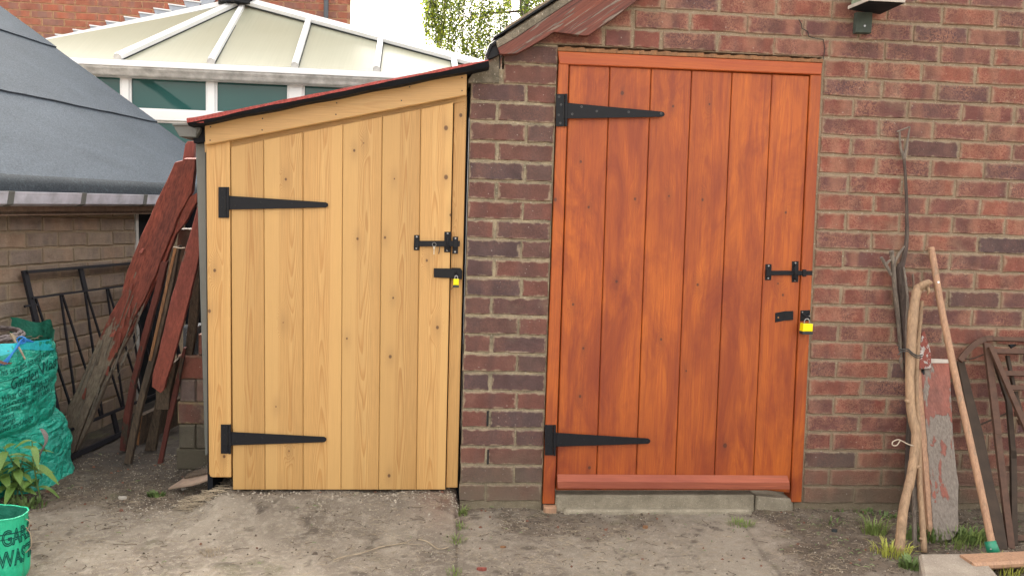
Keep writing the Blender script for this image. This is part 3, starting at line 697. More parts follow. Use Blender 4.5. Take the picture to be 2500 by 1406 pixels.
bolt(door, -.001, (1869, 645, 1884, 684), (1871, 661, 1984, 672), (1934, 638, 1950, 689), (1958, 649, 1971, 692))
g = G(); Y = -.001
g.prism(pq([(1893, 764), (1914, 760), (1914, 783), (1893, 787)][::-1], Y-.003), (0, .003, 0), 0, .0005)
g.prism([Wy(1914, 760, Y-.003), Wy(1937, 759, Y-.020), Wy(1937, 781, Y-.020), Wy(1914, 783, Y-.003)][::-1], (0, .003, 0), 0, .0005)
g.disc(Wy(1900, 775, Y-.003), .0035, mi=1)
g.build('pull_handle', [M['black_iron'], M['sawn_orange']], door)
g = G(); Y = -.010
g.prism(pq([(1955, 758), (1978, 757), (1979, 783), (1954, 784)][::-1], Y-.003), (0, .003, 0), 0, .001)
g.tube([Wy(1960, 767, Y-.003), Wy(1962, 768, Y-.02), Wy(1969, 772, Y-.025), Wy(1975, 769, Y-.02), Wy(1976, 767, Y-.003)], .003, 8)
g.disc(Wy(1959, 762, Y-.003), .003, mi=1); g.disc(Wy(1976, 771, Y-.003), .003, mi=1)
g.build('hasp_staple', [M['black_iron'], M['screw']], door)

def padlock(cx, cy0, cy1, w, Y, label, cable=None):
    """body between px rows cy0..cy1, w px wide"""
    c = Wy(cx, (cy0+cy1)/2, Y); s_ = (Wy(cx+50, cy0, Y)-Wy(cx-50, cy0, Y)).x/100
    W_ = w*s_; H_ = (cy1-cy0)*s_; D = W_*.72
    root = empty('padlock', (c.x, Y, c.z), label, 'padlock')
    b = G().prism([(c.x-W_/2, Y-D/2, c.z-H_/2), (c.x+W_/2, Y-D/2, c.z-H_/2), (c.x+W_/2, Y-D/2, c.z+H_/2), (c.x-W_/2, Y-D/2, c.z+H_/2)], (0, D, 0), 0, .0025)
    b.build('body', M['yellow'], root)
    z1 = c.z-H_/2; b = G().prism([(c.x-W_/2-.001, Y-D/2-.001, z1-H_*.38), (c.x+W_/2+.001, Y-D/2-.001, z1-H_*.38), (c.x+W_/2+.001, Y-D/2-.001, z1), (c.x-W_/2-.001, Y-D/2-.001, z1)], (0, D+.002, 0), 0, .0015)
    b.build('cover', M['rubber'], root)
    z2 = c.z+H_/2; sh = [(c.x-W_*.25, Y, z2-.002)]+[(c.x+W_*.25*math.cos(a), Y, z2+H_*.30+W_*.25*math.sin(a)) for a in np.linspace(math.pi, 0, 7)]+[(c.x+W_*.25, Y, z2-.002)]
    G().tube(sh, .0022, 8).build('shackle', M['screw'], root)
    if cable: G().tube(catmull([Wy(x, y, Y) for x, y in cable], 4), .0013, 6).build('cord', M['rubber'], root)
padlock(1969, 790, 808, 24, -.034, 'yellow and black padlock hanging on the orange door staple')

# bargeboard, verge, roof
bb = [(1216, 118), (1262, 92), (1300, 66), (1345, 37), (1400, 0), (1470, -46), (1620, -46), (1556, 0), (1500, 43), (1437, 86), (1425, 87), (1362, 79), (1352, 78), (1330, 93), (1295, 113), (1262, 131), (1222, 132)]
finish_normals(G().prism(pq(bb, -.055)[::-1], (0, .032, 0), 0).build('bargeboard', M['barge'], garage))
vg = [(1211, 101), (1300, 44), (1372, -2), (1440, -46), (1469, -46), (1399, -1), (1344, 36), (1299, 65), (1261, 91), (1215, 117)]
finish_normals(G().prism(pq(vg, -.045)[::-1], (0, .06, 0), 0).build('verge', M['kneeler'], garage))
A0 = Wy(1205, 101, .0); A1 = Wy(1440, -50, .0); dr = (A1-A0); A2 = A0+dr*3.2
nrm_ = Vector((-dr.z, 0, dr.x)).normalized()
rf = G(); rf.prism([A0, A2, A2+nrm_*.006, A0+nrm_*.006], (0, 3.2, 0)); o_ = rf.build('roof', M['slate_black'], garage); o_.location.y -= .04
g = G()
pe = [(1186, 132), (1192, 118), (1210, 100), (1222, 97), (1224, 130), (1205, 140), (1190, 145)]
g.prism(pq(pe, -.03)[::-1], (0, .25, 0), 0)
g.tube([Wy(1188, 138, -.035), Wy(1198, 112, -.035), Wy(1222, 96, -.035)], .008, 8)
finish_normals(g.build('tile_end', M['slate_black'], garage))
kn = [(1219, 134), (1218.5, 203), (1143, 203), (1142, 196), (1152, 181), (1168, 168), (1190, 150)]
finish_normals(G().prism(pq(kn, -.004)[::-1], (0, .2, 0), 0, .003).build('kneeler_stone', M['kneeler'], garage))
# the rest of the building, out of sight
g = G(); g.box(.15, .33, .34, 3.0, GZ-.1, 1.72); g.box(.33, 3.55, 2.95, 3.05, GZ-.1, 1.75); g.build('side_wall', M['brick_dark'], garage)

# bird box on its bracket
bx = empty('bird_box', Wy(2110, 60, 0), 'mossy green wooden bird box on a bracket high on the brick wall', 'bird box')
z_ = Wy(2110, 15, -.1).z
pts = [Wz(2071, 24, z_), Wz(2122, 3, z_), Wz(2209, 8, z_), Wz(2140, 40, z_)]
off = max(p.y for p in pts)+.003
fl = [Vector((p.x, p.y-max(0, 0), z_)) for p in pts]
sh = Vector((0, -off, 0)) if off > 0 else Vector((0, 0, 0))
fl = [p for p in fl]
g = G(); fl2 = [Vector((p.x, min(p.y, -.004), z_)) for p in fl]
g.prism(fl2, (0, 0, .014)); finish_normals(g.build('floor_board', M['dark_navy'], bx))
g = G()
for a, b in ((0, 1), (1, 2)):
    g.bar(fl2[a]+Vector((0, 0, .007)), fl2[b]+Vector((0, 0, .007)), .005, .012, mi=0)
g.build('edging', M['pale_edge'], bx)
c_ = sum(fl2, Vector())/4
g = G(); ins = [c_+(p-c_)*.90+Vector((0, 0, .016)) for p in fl2]; g.prism(ins, (0, 0, .12)); finish_normals(g.build('box_body', M['mossy'], bx))
g = G(); ins = [c_+(p-c_)*1.12+Vector((0, 0, .138)) for p in fl2]; ins = [Vector((p.x, min(p.y, -.003), p.z)) for p in ins]; g.prism(ins, (0, 0, .015)); finish_normals(g.build('box_roof', M['mossy'], bx))
g = G(); g.prism(pq([(2092, 30), (2131, 30), (2128, 81), (2089, 80)][::-1], -.026), (0, .022, 0), 0, .002); g.disc(Wy(2111, 64, -.026), .0042, mi=1)
g.build('bracket', [M['bracket_green'], M['screw']], bx)

# ================================================================== PINE SHED
shed = empty('pine_shed', (-.49, 0, GZ), 'lean-to shed with fresh pale pine door and red felt roof', 'shed')
G().prism(pq([(503, 353), (561, 342), (563.5, 1165), (520, 1165), (513, 1163), (510, 1156)][::-1], -.004), (0, .045, 0), 0, .0025).build('corner_board', M['pine'], shed)
G().prism(pq([(1109, 243), (1140, 236), (1117, 1190), (1089, 1190)][::-1], .020), (0, .045, 0), 0, .002).build('door_jamb', M['pine_dark'] if 'pine_dark' in M else M['pine'], shed)
G().prism(pq([(499, 345), (1139, 224), (1138, 246), (561, 360), (500, 372)][::-1], .014), (0, .04, 0), 0).build('door_head', M['pine_h'], shed)
G().prism(pq([(499, 297), (1140, 177), (1139, 233), (500.5, 355)][::-1], -.024), (0, .024, 0), 0, .003).build('fascia_board', M['pine_h'], shed)
for (x, y) in ((513, 343), (514, 310), (640, 318), (641, 290), (820, 280), (822, 252), (980, 246), (1000, 213), (1128, 190), (1128, 222)): G().disc(Wy(x, y, -.024), .0028, t_=.0004).build('nail', M['twine_dark'], shed)
sdoor = G().prism(pq([(566, 361), (1106, 252), (1087, 1193), (570, 1193)][::-1], .010), (0, .03, 0)).build('door', M['pine'], shed, label='pale varnished pine plank door with slanted top')
G().prism(pq([(508, 352), (1135, 228), (1112, 1185), (512, 1150)][::-1], .062), (0, .008, 0)).build('inner_sheet', M['dark_navy'], shed)  # added dark sheet so gaps round the planks show as shade
tops = [(563, 357), (643.5, 340), (739.5, 321), (837, 302), (933.5, 282.5), (1027.5, 264), (1107, 248)]; bots = [568, 647, 740, 832, 924, 1016, 1087]
for i in range(6):
    (x0, y0), (x1, y1) = tops[i], tops[i+1]
    q = pq([(x0+.45, y0+2), (x1-.45, y1+2), (bots[i+1]-.45, 1195), (bots[i]+.45, 1195)][::-1], -.002+jit(.0006))
    G().prism(q, (0, .012, 0), 0, .0022).build('plank', M['pine'], sdoor)
strap_hinge(sdoor, (533, 457, 558, 532), (558, 478, 512, 801, 494, 507), [(541, 464), (544, 483), (541, 505), (545, 524)], [(574, 502), (595, 485), (636, 494), (712, 497), (795, 500)], -.006, False)
strap_hinge(sdoor, (539, 1036, 563, 1107), (563, 1054, 1087, 797, 1066, 1079), [(547, 1043), (549, 1062), (547, 1083), (549, 1100)], [(578, 1078), (600, 1062), (640, 1069), (715, 1071), (790, 1073)], -.006, False)
bolt(sdoor, -.003, (1011, 574, 1024, 611), (1013, 588, 1123, 602), (1085, 566, 1101, 616), (1105, 578, 1119, 620))
g = G(); Y = -.004
g.prism(pq([(1059, 655), (1122, 656), (1128, 661), (1128, 681), (1059, 677)][::-1], Y-.006), (0, .004, 0), 0, .0008)
g.prism(pq([(1103, 654), (1124, 655), (1129, 662), (1128, 682), (1103, 680)][::-1], Y-.001), (0, .02, 0), 0)
g.tube([Wy(1113, 665, Y-.005), Wy(1114, 666, Y-.02), Wy(1113, 674, Y-.02), Wy(1113, 675, Y-.005)], .003, 8)
g.build('hasp', M['black_iron'], sdoor)
padlock(1113.5, 681, 696, 13.5, -.026, 'small yellow and black padlock on the pine shed hasp', [(1108, 700), (1104, 703), (1101, 707)])
kp = Wy(1060, 597, -.016)
key = empty('key', kp, 'small key on a ring hanging from the pine shed bolt', 'key')
G().tube([kp+Vector((.0075*math.cos(a), 0, .0075*math.sin(a))) for a in np.linspace(0, 2*math.pi, 15)], .0009, 6).build('ring', M['screw'], key)
g = G(); a = kp+Vector((0, -.001, -.008)); g.prism([a+Vector((-.004, 0, 0)), a+Vector((-.003, 0, -.010)), a+Vector((.003, 0, -.010)), a+Vector((.004, 0, 0))][::1], (0, .0015, 0)); g.prism([a+Vector((-.0016, 0, -.010)), a+Vector((-.0016, 0, -.030)), a+Vector((.0014, 0, -.030)), a+Vector((.0014, 0, -.010))], (0, .0015, 0)); finish_normals(g.build('blade', M['brass'], key))
tp = [Wy(1074, 601, -.016), Wy(1073, 608, -.015), Wy(1071, 620, -.014)]
G().tube(tp, .0016, 6).build('cable_tie', M['rubber'], sdoor)

# shed roof: felt on boarding, rising to the right
L0 = Wy(455, 291, -.085); R0 = Wy(1192, 146, -.085)
u_ = (R0-L0).normalized(); dn = Vector((u_.z, 0, -u_.x))
n_ = 48
rf = G(); back = Vector((0, 1.3, .0))
top = []; low = []; low2 = []
for i in range(n_+1):
    f = i/n_; p = L0.lerp(R0, f); wv_ = .0009*math.sin(f*23)+.0006*math.sin(f*61+1)
    top.append(p+Vector((0, 0, wv_))); low.append(p+dn*(.0135-.006*f+.0015*math.sin(f*17)+wv_)+Vector((0, -.004, 0))); low2.append(p+dn*(.0245+.0015*math.sin(f*29))+Vector((0, .010, 0)))
vs = []; fs = []; fm = []
for i in range(n_+1): vs += [top[i]+back, top[i], low[i], low2[i], low2[i]+Vector((0, 1.28, 0))]
for i in range(n_):
    for k in range(4): fs.append([i*5+k, i*5+k+1, (i+1)*5+k+1, (i+1)*5+k][::-1]); fm.append((0, 0, 1, 1)[k])
fs.append([0, 1, 2, 3, 4]); fm.append(0); b5 = n_*5; fs.append([b5+4, b5+3, b5+2, b5+1, b5]); fm.append(0)
roofs = mesh('roof', vs, fs, [M['felt_red'], M['dark_navy']], shed, fm=fm, smooth=False); finish_normals(roofs)
roofs['label'] = 'red mineral felt lean-to roof with dark turned down edge'
# rim of the end, turned down
G().prism([Wy(455, 289, -.083), Wy(497, 284, -.083), Wy(497, 300, -.083), Wy(470, 300, -.083)][::-1], (0, 1.2, 0)).build('drip_edge', M['felt_red'], shed)
# shed side and back
sx = Wy(505, 700, .05).x
g = G(); g.prism([(sx+.004, .045, GZ), (sx+.004, .045, 1.40), (sx+.004, 1.25, 1.40), (sx+.004, 1.25, GZ)], (.02, 0, 0)); finish_normals(g.build('side_wall', M['dark_navy'], shed))  # wall coloured near-black to put the passage's shade into it
g = G(); g.box(sx+.03, -.02, 1.23, 1.26, GZ, 1.40); g.build('back_wall', M['dark_navy'], shed)
g = G(); g.box(-.06, .0, .07, 1.2, GZ, 1.62); g.build('end_wall', M['dark_navy'], shed)
# corner downpipe and gutter
g = G(); q = pq([(477, 347), (503, 344), (510, 1110), (500, 1112)][::-1], .048); g.prism(q, (0, .03, 0), 0, .004); g.build('downpipe', M['grey_pvc'], shed)
g = G(); gq = pq([(423, 303), (489, 302), (487, 320), (478, 335), (438, 334), (427, 316)][::-1], -.015)
g.prism(gq, (0, .9, 0), 0, .002); g.prism(pq([(421, 301), (491, 300), (491, 306), (421, 307)][::-1], -.022), (0, .05, 0), 0, .001)
g.prism(pq([(470, 306), (484, 306), (478, 330), (473, 326)][::-1], -.021), (0, .02, 0), 0, .001)
finish_normals(g.build('gutter', M['grey_pvc'], shed))
g = G(); g.prism(pq([(487, 303), (500, 301), (503, 346), (474, 350), (470, 336), (480, 335)][::-1], .01), (0, .5, 0)); finish_normals(g.build('soffit', M['dark_navy'], shed))

# ================================================================== NEIGHBOUR'S GARAGE
NA = math.radians(7.207); ND = Vector((math.sin(NA), math.cos(NA), 0)); NN = Vector((ND.y, -ND.x, 0))      # NN points to our yard
NP = Vector((-1.91285, 1.00556, 0))
def Wn(px, py, off=0.): return onp(px, py, NP+NN*off, NN)
ng = empty('neighbour_garage', (-2.2, 1.2, GZ), "neighbour's low brown brick garage with a grey felt roof", 'garage')
def along(P_): return (Vector((P_.x, P_.y, 0))-NP).dot(ND)
def npt(s, z, off=0.): return NP+ND*s+NN*off+Vector((0, 0, z))
s_open = along(Wn(331, 560)); s_frm = along(Wn(337, 560)); s_end2 = along(Wn(425, 560)); s_far = along(Wn(612, 500))
s_near = -1.6
ztop = 1.21
g = G()
def nbox(g, s0, s1, z0, z1, o0, o1, mi=0):
    g.prism([npt(s0, z0, o0), npt(s1, z0, o0), npt(s1, z1, o0), npt(s0, z1, o0)], NN*(o1-o0), mi)
nbox(g, s_near, s_open, GZ-.1, ztop, -.006, -.2); nbox(g, s_end2, s_far-.12, GZ-.1, ztop, -.006, -.2)
nwall = finish_normals(g.build('wall', M['mortar_buff'], ng))
for k in range(16):
    z = 1.083+.0375+.0 - k*.075
    s0 = s_open-.004-(.105 if k % 2 else .215)
    first = True
    while s0 > s_near+.15:
        L_ = (.1025 if k % 2 else .215) if first else .215
        c = npt(s0+L_/2, z+jit(.002), jit(.002)+.001)
        put_brick(nwall, c, L_, M['brick_buff'], .066, math.atan2(-ND.x, ND.y)+math.pi/2, jit(.008)); first = False
        s0 -= .225+jit(.002)
# dark opening with a white frame edge
g = G(); nbox(g, s_open, s_frm, GZ-.1, ztop, .004, -.06); finish_normals(g.build('window_frame', M['upvc_dirty'], ng))
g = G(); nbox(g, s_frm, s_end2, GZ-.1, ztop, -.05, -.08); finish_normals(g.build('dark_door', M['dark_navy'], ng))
# roof
EO = .13
E0 = Wn(0, 441, EO); E1 = Wn(612, 468, EO)
ed = (E1-E0).normalized(); E00 = E0-ed*2.2
Vt = onp(0, 20, E1, ND); V1 = onp(430, 335, E1, ND)
up_ = (Vt-E1); sl = up_.normalized(); slope_len = up_.length*1.25
NR = ed.cross(sl).normalized(); NR = NR if NR.z > 0 else -NR
def rpt(s, w, h_=0.): return E00+ed*s+sl*w+NR*h_
Ltot = (E1-E00).length
def wof(px, py):
    p = onp(px, py, E1, NR); return (p-E1).dot(sl)-0*0
w1, w2 = wof(200, 263), wof(60, 96)
# strips must stay parallel to the eaves: use the mean offset
def woff(px, py):
    p = onp(px, py, E1, NR); r_ = p-E00; s = r_.dot(ed); q = r_-ed*s; return q.dot(sl)/max(sl.dot(sl)-0, 1e-6) if abs(ed.dot(sl)) < .02 else None
a_ = ed.dot(sl)
def solve_w(px, py):
    r_ = onp(px, py, E1, NR)-E00; A = r_.dot(ed); B = r_.dot(sl); return (B-A*a_)/(1-a_*a_)
w1, w2 = solve_w(185, 260), solve_w(60, 96)
def rstrip(name, wa, wb, h0, mat, th=.012):
    g = G(); n = 40; vs = []; fs = []
    for i in range(n+1):
        s = Ltot*i/n; j_ = .004*math.sin(i*1.1)+.003*math.sin(i*2.7+1)
        vs += [rpt(s, wb, h0+.001), rpt(s, wa+j_, h0+.006), rpt(s, wa+j_, h0-th)]
    for i in range(n):
        fs += [[3*i, 3*i+1, 3*i+4, 3*i+3], [3*i+1, 3*i+2, 3*i+5, 3*i+4]]
    fs.append([0, 1, 2]); fs.append([3*n+2, 3*n+1, 3*n])
    return finish_normals(mesh(name, vs, fs, mat, ng))
rstrip('roof_felt', .04, w1, .0, M['felt_grey']); rstrip('roof_felt', w1, w2, .005, M['felt_grey']); rstrip('roof_felt', w2, slope_len, .010, M['felt_grey'])
# rolled lip at the eaves
g = G(); nseg = 60; vs = []; fs = []
prof = [(.06, .004), (.02, .010), (-.012, .004), (-.026, -.018), (-.030, -.05), (-.026, -.065), (-.02, -.05)]
for i in range(nseg+1):
    s = Ltot*i/nseg
    for (w, h_) in prof:
        j_ = .003*math.sin(i*.9+w*40)+.002*math.sin(i*2.3); vs.append(E00+ed*s+sl*w+Vector((0, 0, h_+j_*(h_ < 0))) )
m_ = len(prof)
for i in range(nseg):
    for k in range(m_-1): fs.append([i*m_+k, i*m_+k+1, (i+1)*m_+k+1, (i+1)*m_+k])
mesh('felt_lip', vs, fs, M['felt_lip'], ng, smooth=True)
g = G(); g.prism([rpt(0, .03, -.012), rpt(Ltot, .03, -.012), rpt(Ltot, slope_len, -.012), rpt(0, slope_len, -.012)], NR*-.03); finish_normals(g.build('roof_deck', M['old_wood'], ng))
g = G(); g.prism([E1+Vector((0, 0, -.08)), E1+sl*slope_len+Vector((0, 0, -.05)), (E1+sl*slope_len)*1.0-Vector((0, 0, 2.6)), E1-Vector((0, 0, 1.4))], ND*-.1)
# gutter in lengths, fascia, brackets
zg = lambda s: (E00+ed*s).z
def gut(s0, s1):
    pr = [(-.005, -.055), (.035, -.050), (.052, -.030), (.060, .0), (.064, .0), (.064, .004), (-.01, .004), (-.01, -.055)]
    pr = [(.0, -.064), (.056, -.062), (.076, -.052), (.082, -.014), (.084, -.006), (.084, -.002), (.0, -.002)]
    vs = []; fs = []
    for s in (s0, s1):
        for (o_, z_) in pr: p = E00+ed*s-NN*.035; vs.append(p+NN*o_+Vector((0, 0, z_-.040)))
    k = len(pr); fs = [[i, (i+1) % k, k+(i+1) % k, k+i] for i in range(k)]+[list(range(k)), list(range(k, 2*k))[::-1]]
    return vs, fs
se_ = lambda px: (Wn(px, 470, EO+.05)-(E00+NN*.05)).dot(ed)
jn = [0., se_(30), se_(207), se_(357), Ltot]
for a, b in zip(jn[:-1], jn[1:]):
    vs, fs = gut(a, b-.002); finish_normals(mesh('gutter', vs, fs, M['upvc_gutter'], ng))
for s in jn[1:-1]:
    vs, fs = gut(s-.016, s+.016); c0 = sum(vs, Vector())/len(vs); vs = [c0+(v-c0)*1.07 for v in vs]; finish_normals(mesh('gutter_bracket', vs, fs, M['gutter_clip'] if 'gutter_clip' in M else M['grey_pvc'], ng))
g = G(); g.prism([E00-NN*.05+Vector((0, 0, -.05)), E1-NN*.05+Vector((0, 0, -.05)), E1-NN*.05+Vector((0, 0, -.155)), E00-NN*.05+Vector((0, 0, -.135))], NN*-.02)
finish_normals(g.build('fascia', M['neigh_fascia'] if 'neigh_fascia' in M else M['paperboard'], ng))
g = G(); g.prism([E00-NN*.05+Vector((0, 0, -.128)), E1-NN*.05+Vector((0, 0, -.15)), E1-NN*.14+Vector((0, 0, -.15)), E00-NN*.14+Vector((0, 0, -.128))], Vector((0, 0, .012))); finish_normals(g.build('soffit', M['old_wood'], ng))

# dark fence added to put shade into the passage behind the boards
fn = empty('dark_backing', (-1.35, 1.9, GZ), 'added shade-dark fence in the gap behind the leaning timbers', 'backing')
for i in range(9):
    x = -1.72+i*.093; G().box(x, x+.088, 1.9+jit(.004), 1.925, GZ-.05, 1.17+jit(.02), 0, .003).build('backing_board', M['dark_navy'], fn)

# ================================================================== HOUSE
HY = 5.52
house = empty('brick_house', (-3.0, HY, GZ), 'orange red brick house behind the conservatory', 'house')
hx1 = Wy(856, 20, HY).x
g = G(); g.box(-8.0, hx1-.004, HY+.006, HY+.06, GZ-.1, 4.6); g.prism([(hx1-.02, HY+.05, GZ-.1), (hx1-.02, HY+.05, 4.6), (hx1-3.0, HY+5, 4.6), (hx1-3.0, HY+5, GZ-.1)], (-.3, 0, 0))
hw = g.build('wall', M['mortar_house'], house)
z0h = Wy(76.3, 25.9, HY).z
xj = Wy(325/6.944, 70/6.944, HY).x
ztops = Wy(300, -40, HY).z
for k in range(-22, 22):
    z = z0h+k*.075
    if z > ztops or z < Wy(800, 62, HY).z-.35: continue
    fam = xj+(.1125 if k % 2 else 0)
    x = fam-.225*6
    while x < hx1-.02:
        a, b = x+.005, min(x+.22, hx1)
        py_line = 1e9
        if b-a > .04:
            cx_ = (a+b)/2
            # skip what the conservatory roof hides
            zc = np.interp(cx_, [Wy(60, 120, HY).x, Wy(585, 5, HY).x, Wy(856, 62, HY).x], [Wy(60, 120, HY).z, Wy(585, 5, HY).z, Wy(856, 62, HY).z])
            if z > zc-.16: put_brick(hw, (cx_, HY+jit(.001), z+.0375), round(b-a, 2), M['brick_house'], .065, 0, 0, .03, .002)
        x += .225
g = G(); p0, p1 = Wy(797, -60, HY-.06), Wy(797, 60, HY-.06); g.tube([Vector((p0.x, HY-.06, 4.5)), Vector((p0.x, HY-.06, 1.5))], .026, 12); g.build('downpipe', M['steel_blue_pipe'], house, smooth=True)
g = G(); z_ = Wy(800, -42, HY).z; g.box(-8, hx1+.2, HY-.3, HY+.3, 4.5, 4.62); g.build('eaves', M['upvc'], house)

# ================================================================== CONSERVATORY
CY = 4.30
cons = empty('conservatory', (-1.5, CY, GZ), 'white framed conservatory with cream polycarbonate hipped roof and teal windows', 'conservatory')
ze = Wy(518, 157, CY-.08).z
apex = Wy(585, 10, HY-.14)
def ev(px, py=150): p = Wy(px, py, CY-.10); return Vector((p.x, CY-.10, ze))
Rc = ev(1275, 190)
Ecor = ev(290, 138)
Mn = (Rc-apex).cross(Ecor-apex).normalized()
if Mn.z < 0: Mn = -Mn
Mn.normalize()
def Wm(px, py): return onp(px, py, apex, Mn)
Lb = Wy(0, 131, HY-.03)
hip = lambda f: apex.lerp(Rc, f)
def hipx(px):      # point on the hip whose picture x is px
    lo, hi = 0., 1.
    for _ in range(40):
        m_ = (lo+hi)/2; d = hip(m_)-CAMP; x = 1250+FPX*d.dot(R2)/d.dot(Fw)
        if x < px: lo = m_
        else: hi = m_
    return hip(lo)
apR = hipx(640)
def sheet(name, pts, mat, parent, th=.016):
    pts = [Vector(p) for p in pts]; c = (pts[1]-pts[0]).cross(pts[2]-pts[0]).normalized(); c = c if c.z > 0 else -c
    return finish_normals(G().prism(pts, -c*th).build(name, mat, parent))
bt = {755: hipx(755), 930: hipx(930), 1107: hipx(1107)}
eb = {290: Ecor, 518: ev(517, 155), 722: ev(721, 165), 921: ev(920, 177), 1112: ev(1112, 185)}
sheet('roof_panel', [apex, Lb, ev(-60, 128), Ecor], M['polycarb'], cons)
sheet('roof_panel', [apex, Ecor, eb[518]], M['polycarb'], cons)
sheet('roof_panel', [apex, eb[518], eb[722], bt[755]], M['polycarb'], cons)
sheet('roof_panel', [bt[755], eb[722], eb[921], bt[930]], M['polycarb'], cons)
sheet('roof_panel', [bt[930], eb[921], eb[1112], bt[1107]], M['polycarb'], cons)
sheet('roof_panel', [bt[1107], eb[1112], Rc], M['polycarb'], cons)
Rb = Vector((Rc.x+.25, HY-.05, ze)); sheet('roof_panel', [apex, Rc, Rb], M['polycarb'], cons)
def gbar(a, b, w=.050, up=None): 
    g = G(); u = (up or Mn); g.bar(Vector(a)+u*.022, Vector(b)+u*.022, w, .05, u); g.build('glazing_bar', M['upvc'], cons)
    g = G(); g.bar(Vector(a)+u*.004, Vector(b)+u*.004, w+.014, .012, u); g.build('bar_gasket', M['rubber'], cons)
gbar(apex, Ecor, .075); gbar(apex+Vector((.05, 0, -.02)), eb[518]); gbar(bt[755], eb[722]); gbar(bt[930], eb[921]); gbar(bt[1107], eb[1112])
gbar(apex+Vector((0, 0, .02)), Rc, .10); gbar(apex+Vector((0, -.02, -.005)), Lb+Vector((0, 0, -.012)), .085, (Vector((0, -.75, .66))))
for k in (290, 518, 722, 921, 1112):
    p = eb[k]; g = G(); g.tube([p+Vector((0, -.005, .018)), p+Vector((0, -.035, .010))], .034, 8); g.build('bar_end_cap', M['upvc_dirty'], cons)
g = G(); g.tube([apex+Vector((-.02, -.03, -.03)), apex+Vector((-.02, -.03, .03))], .19, 10); g.build('roof_boss', M['slate_black'], cons)
g = G(); g.tube([apex+Vector((-.02, -.03, .03)), apex+Vector((-.02, -.03, .07))], .22, 10); g.tube([apex+Vector((-.02, -.03, .07)), apex+Vector((-.02, -.03, .2))], .05, 10); g.build('finial', M['upvc'], cons)
# eaves: beam, gutter
xl, xr = ev(-80, 128).x, Rc.x
g = G(); g.box(xl, xr, CY-.13, CY-.06, ze-.045, ze-.008); g.build('eaves_trim', M['upvc'], cons)
pr = [(0, .0), (-.075, .0), (-.085, -.012), (-.080, -.035), (-.06, -.06), (-.045, -.085), (-.03, -.095), (0, -.095)]
vs = [Vector((x, CY-.07+a, ze-.05+b)) for x in (xl, xr) for a, b in pr]; k = len(pr)
fs = [[i, (i+1) % k, k+(i+1) % k, k+i] for i in range(k)]+[list(range(k)), list(range(k, 2*k))[::-1]]
finish_normals(mesh('gutter', vs, fs, M['upvc_dirty'], cons))
g = G(); g.box(xl, xr, CY-.165, CY-.145, ze-.066, ze-.046); g.build('gutter_rim', M['upvc'], cons)
# wall of windows
zt1, zt0 = Wy(420, 172, CY).z, Wy(420, 192, CY).z
zb1, zb0 = Wy(420, 272, CY).z, Wy(440, 298, CY).z
posts = [(Wy(a, 230, CY).x, Wy(b, 230, CY).x) for a, b in ((-110, -91), (91, 110), (299, 318), (508, 527), (706, 740), (928, 947), (1130, 1149), (1255, 1275))]
def frame_piece(name, x0, x1, z0, z1, y0=CY-.03, m_=M['upvc']):
    G().box(x0, x1, y0, CY+.04, z0, z1, 0, .006).build(name, m_, cons)
frame_piece('frame_rail', xl, xr, zt0, ze-.145, CY-.045); frame_piece('frame_rail', xl, xr, zb0, zb1, CY-.045)
frame_piece('base_wall', xl, xr, GZ-.1, .62, CY-.03, M['upvc'])
for (a, b) in posts: frame_piece('frame_post', a, b, .62, zb0); frame_piece('frame_post', a, b, zb1, zt0)
for (a, b), (c, d) in zip(posts[:-1], posts[1:]):
    for z0, z1 in ((zb1, zt0), (.62, zb0)):
        g = G(); g.box(b-.001, c+.001, CY+.002, CY+.012, z0, z1); g.build('window_pane', M['glass'], cons)
        g = G()
        for (x0, x1, q0, q1) in ((b, b+.016, z0, z1), (c-.016, c, z0, z1), (b+.016, c-.016, z1-.016, z1), (b+.016, c-.016, z0, z0+.016)): g.box(x0, x1, CY-.012, CY+.001, q0, q1)
        g.build('window_bead', M['upvc'], cons)
# stepped lead flashing, a pale turned edge on each
for (x, y) in ((108, 96), (135, 84.5), (178, 73), (219, 62.5), (258, 52), (303, 41.5), (339, 31), (375, 21), (411, 11), (448, 1), (485, -9)):
    Y = HY-.012; q = [Wy(x, y, Y), Wy(x+44, y+6, Y), Wy(x+36, y+16, Y), Wy(x+6, y+22, Y)]
    finish_normals(G().prism(q[::-1], (0, .008, 0)).build('lead_flashing', M['lead'], cons)); G().bar(q[0]+Vector((0, -.004, 0)), q[1]+Vector((0, -.004, 0)), .012, .012, (0, -1, 0)).build('flashing_edge', M['upvc'], cons)

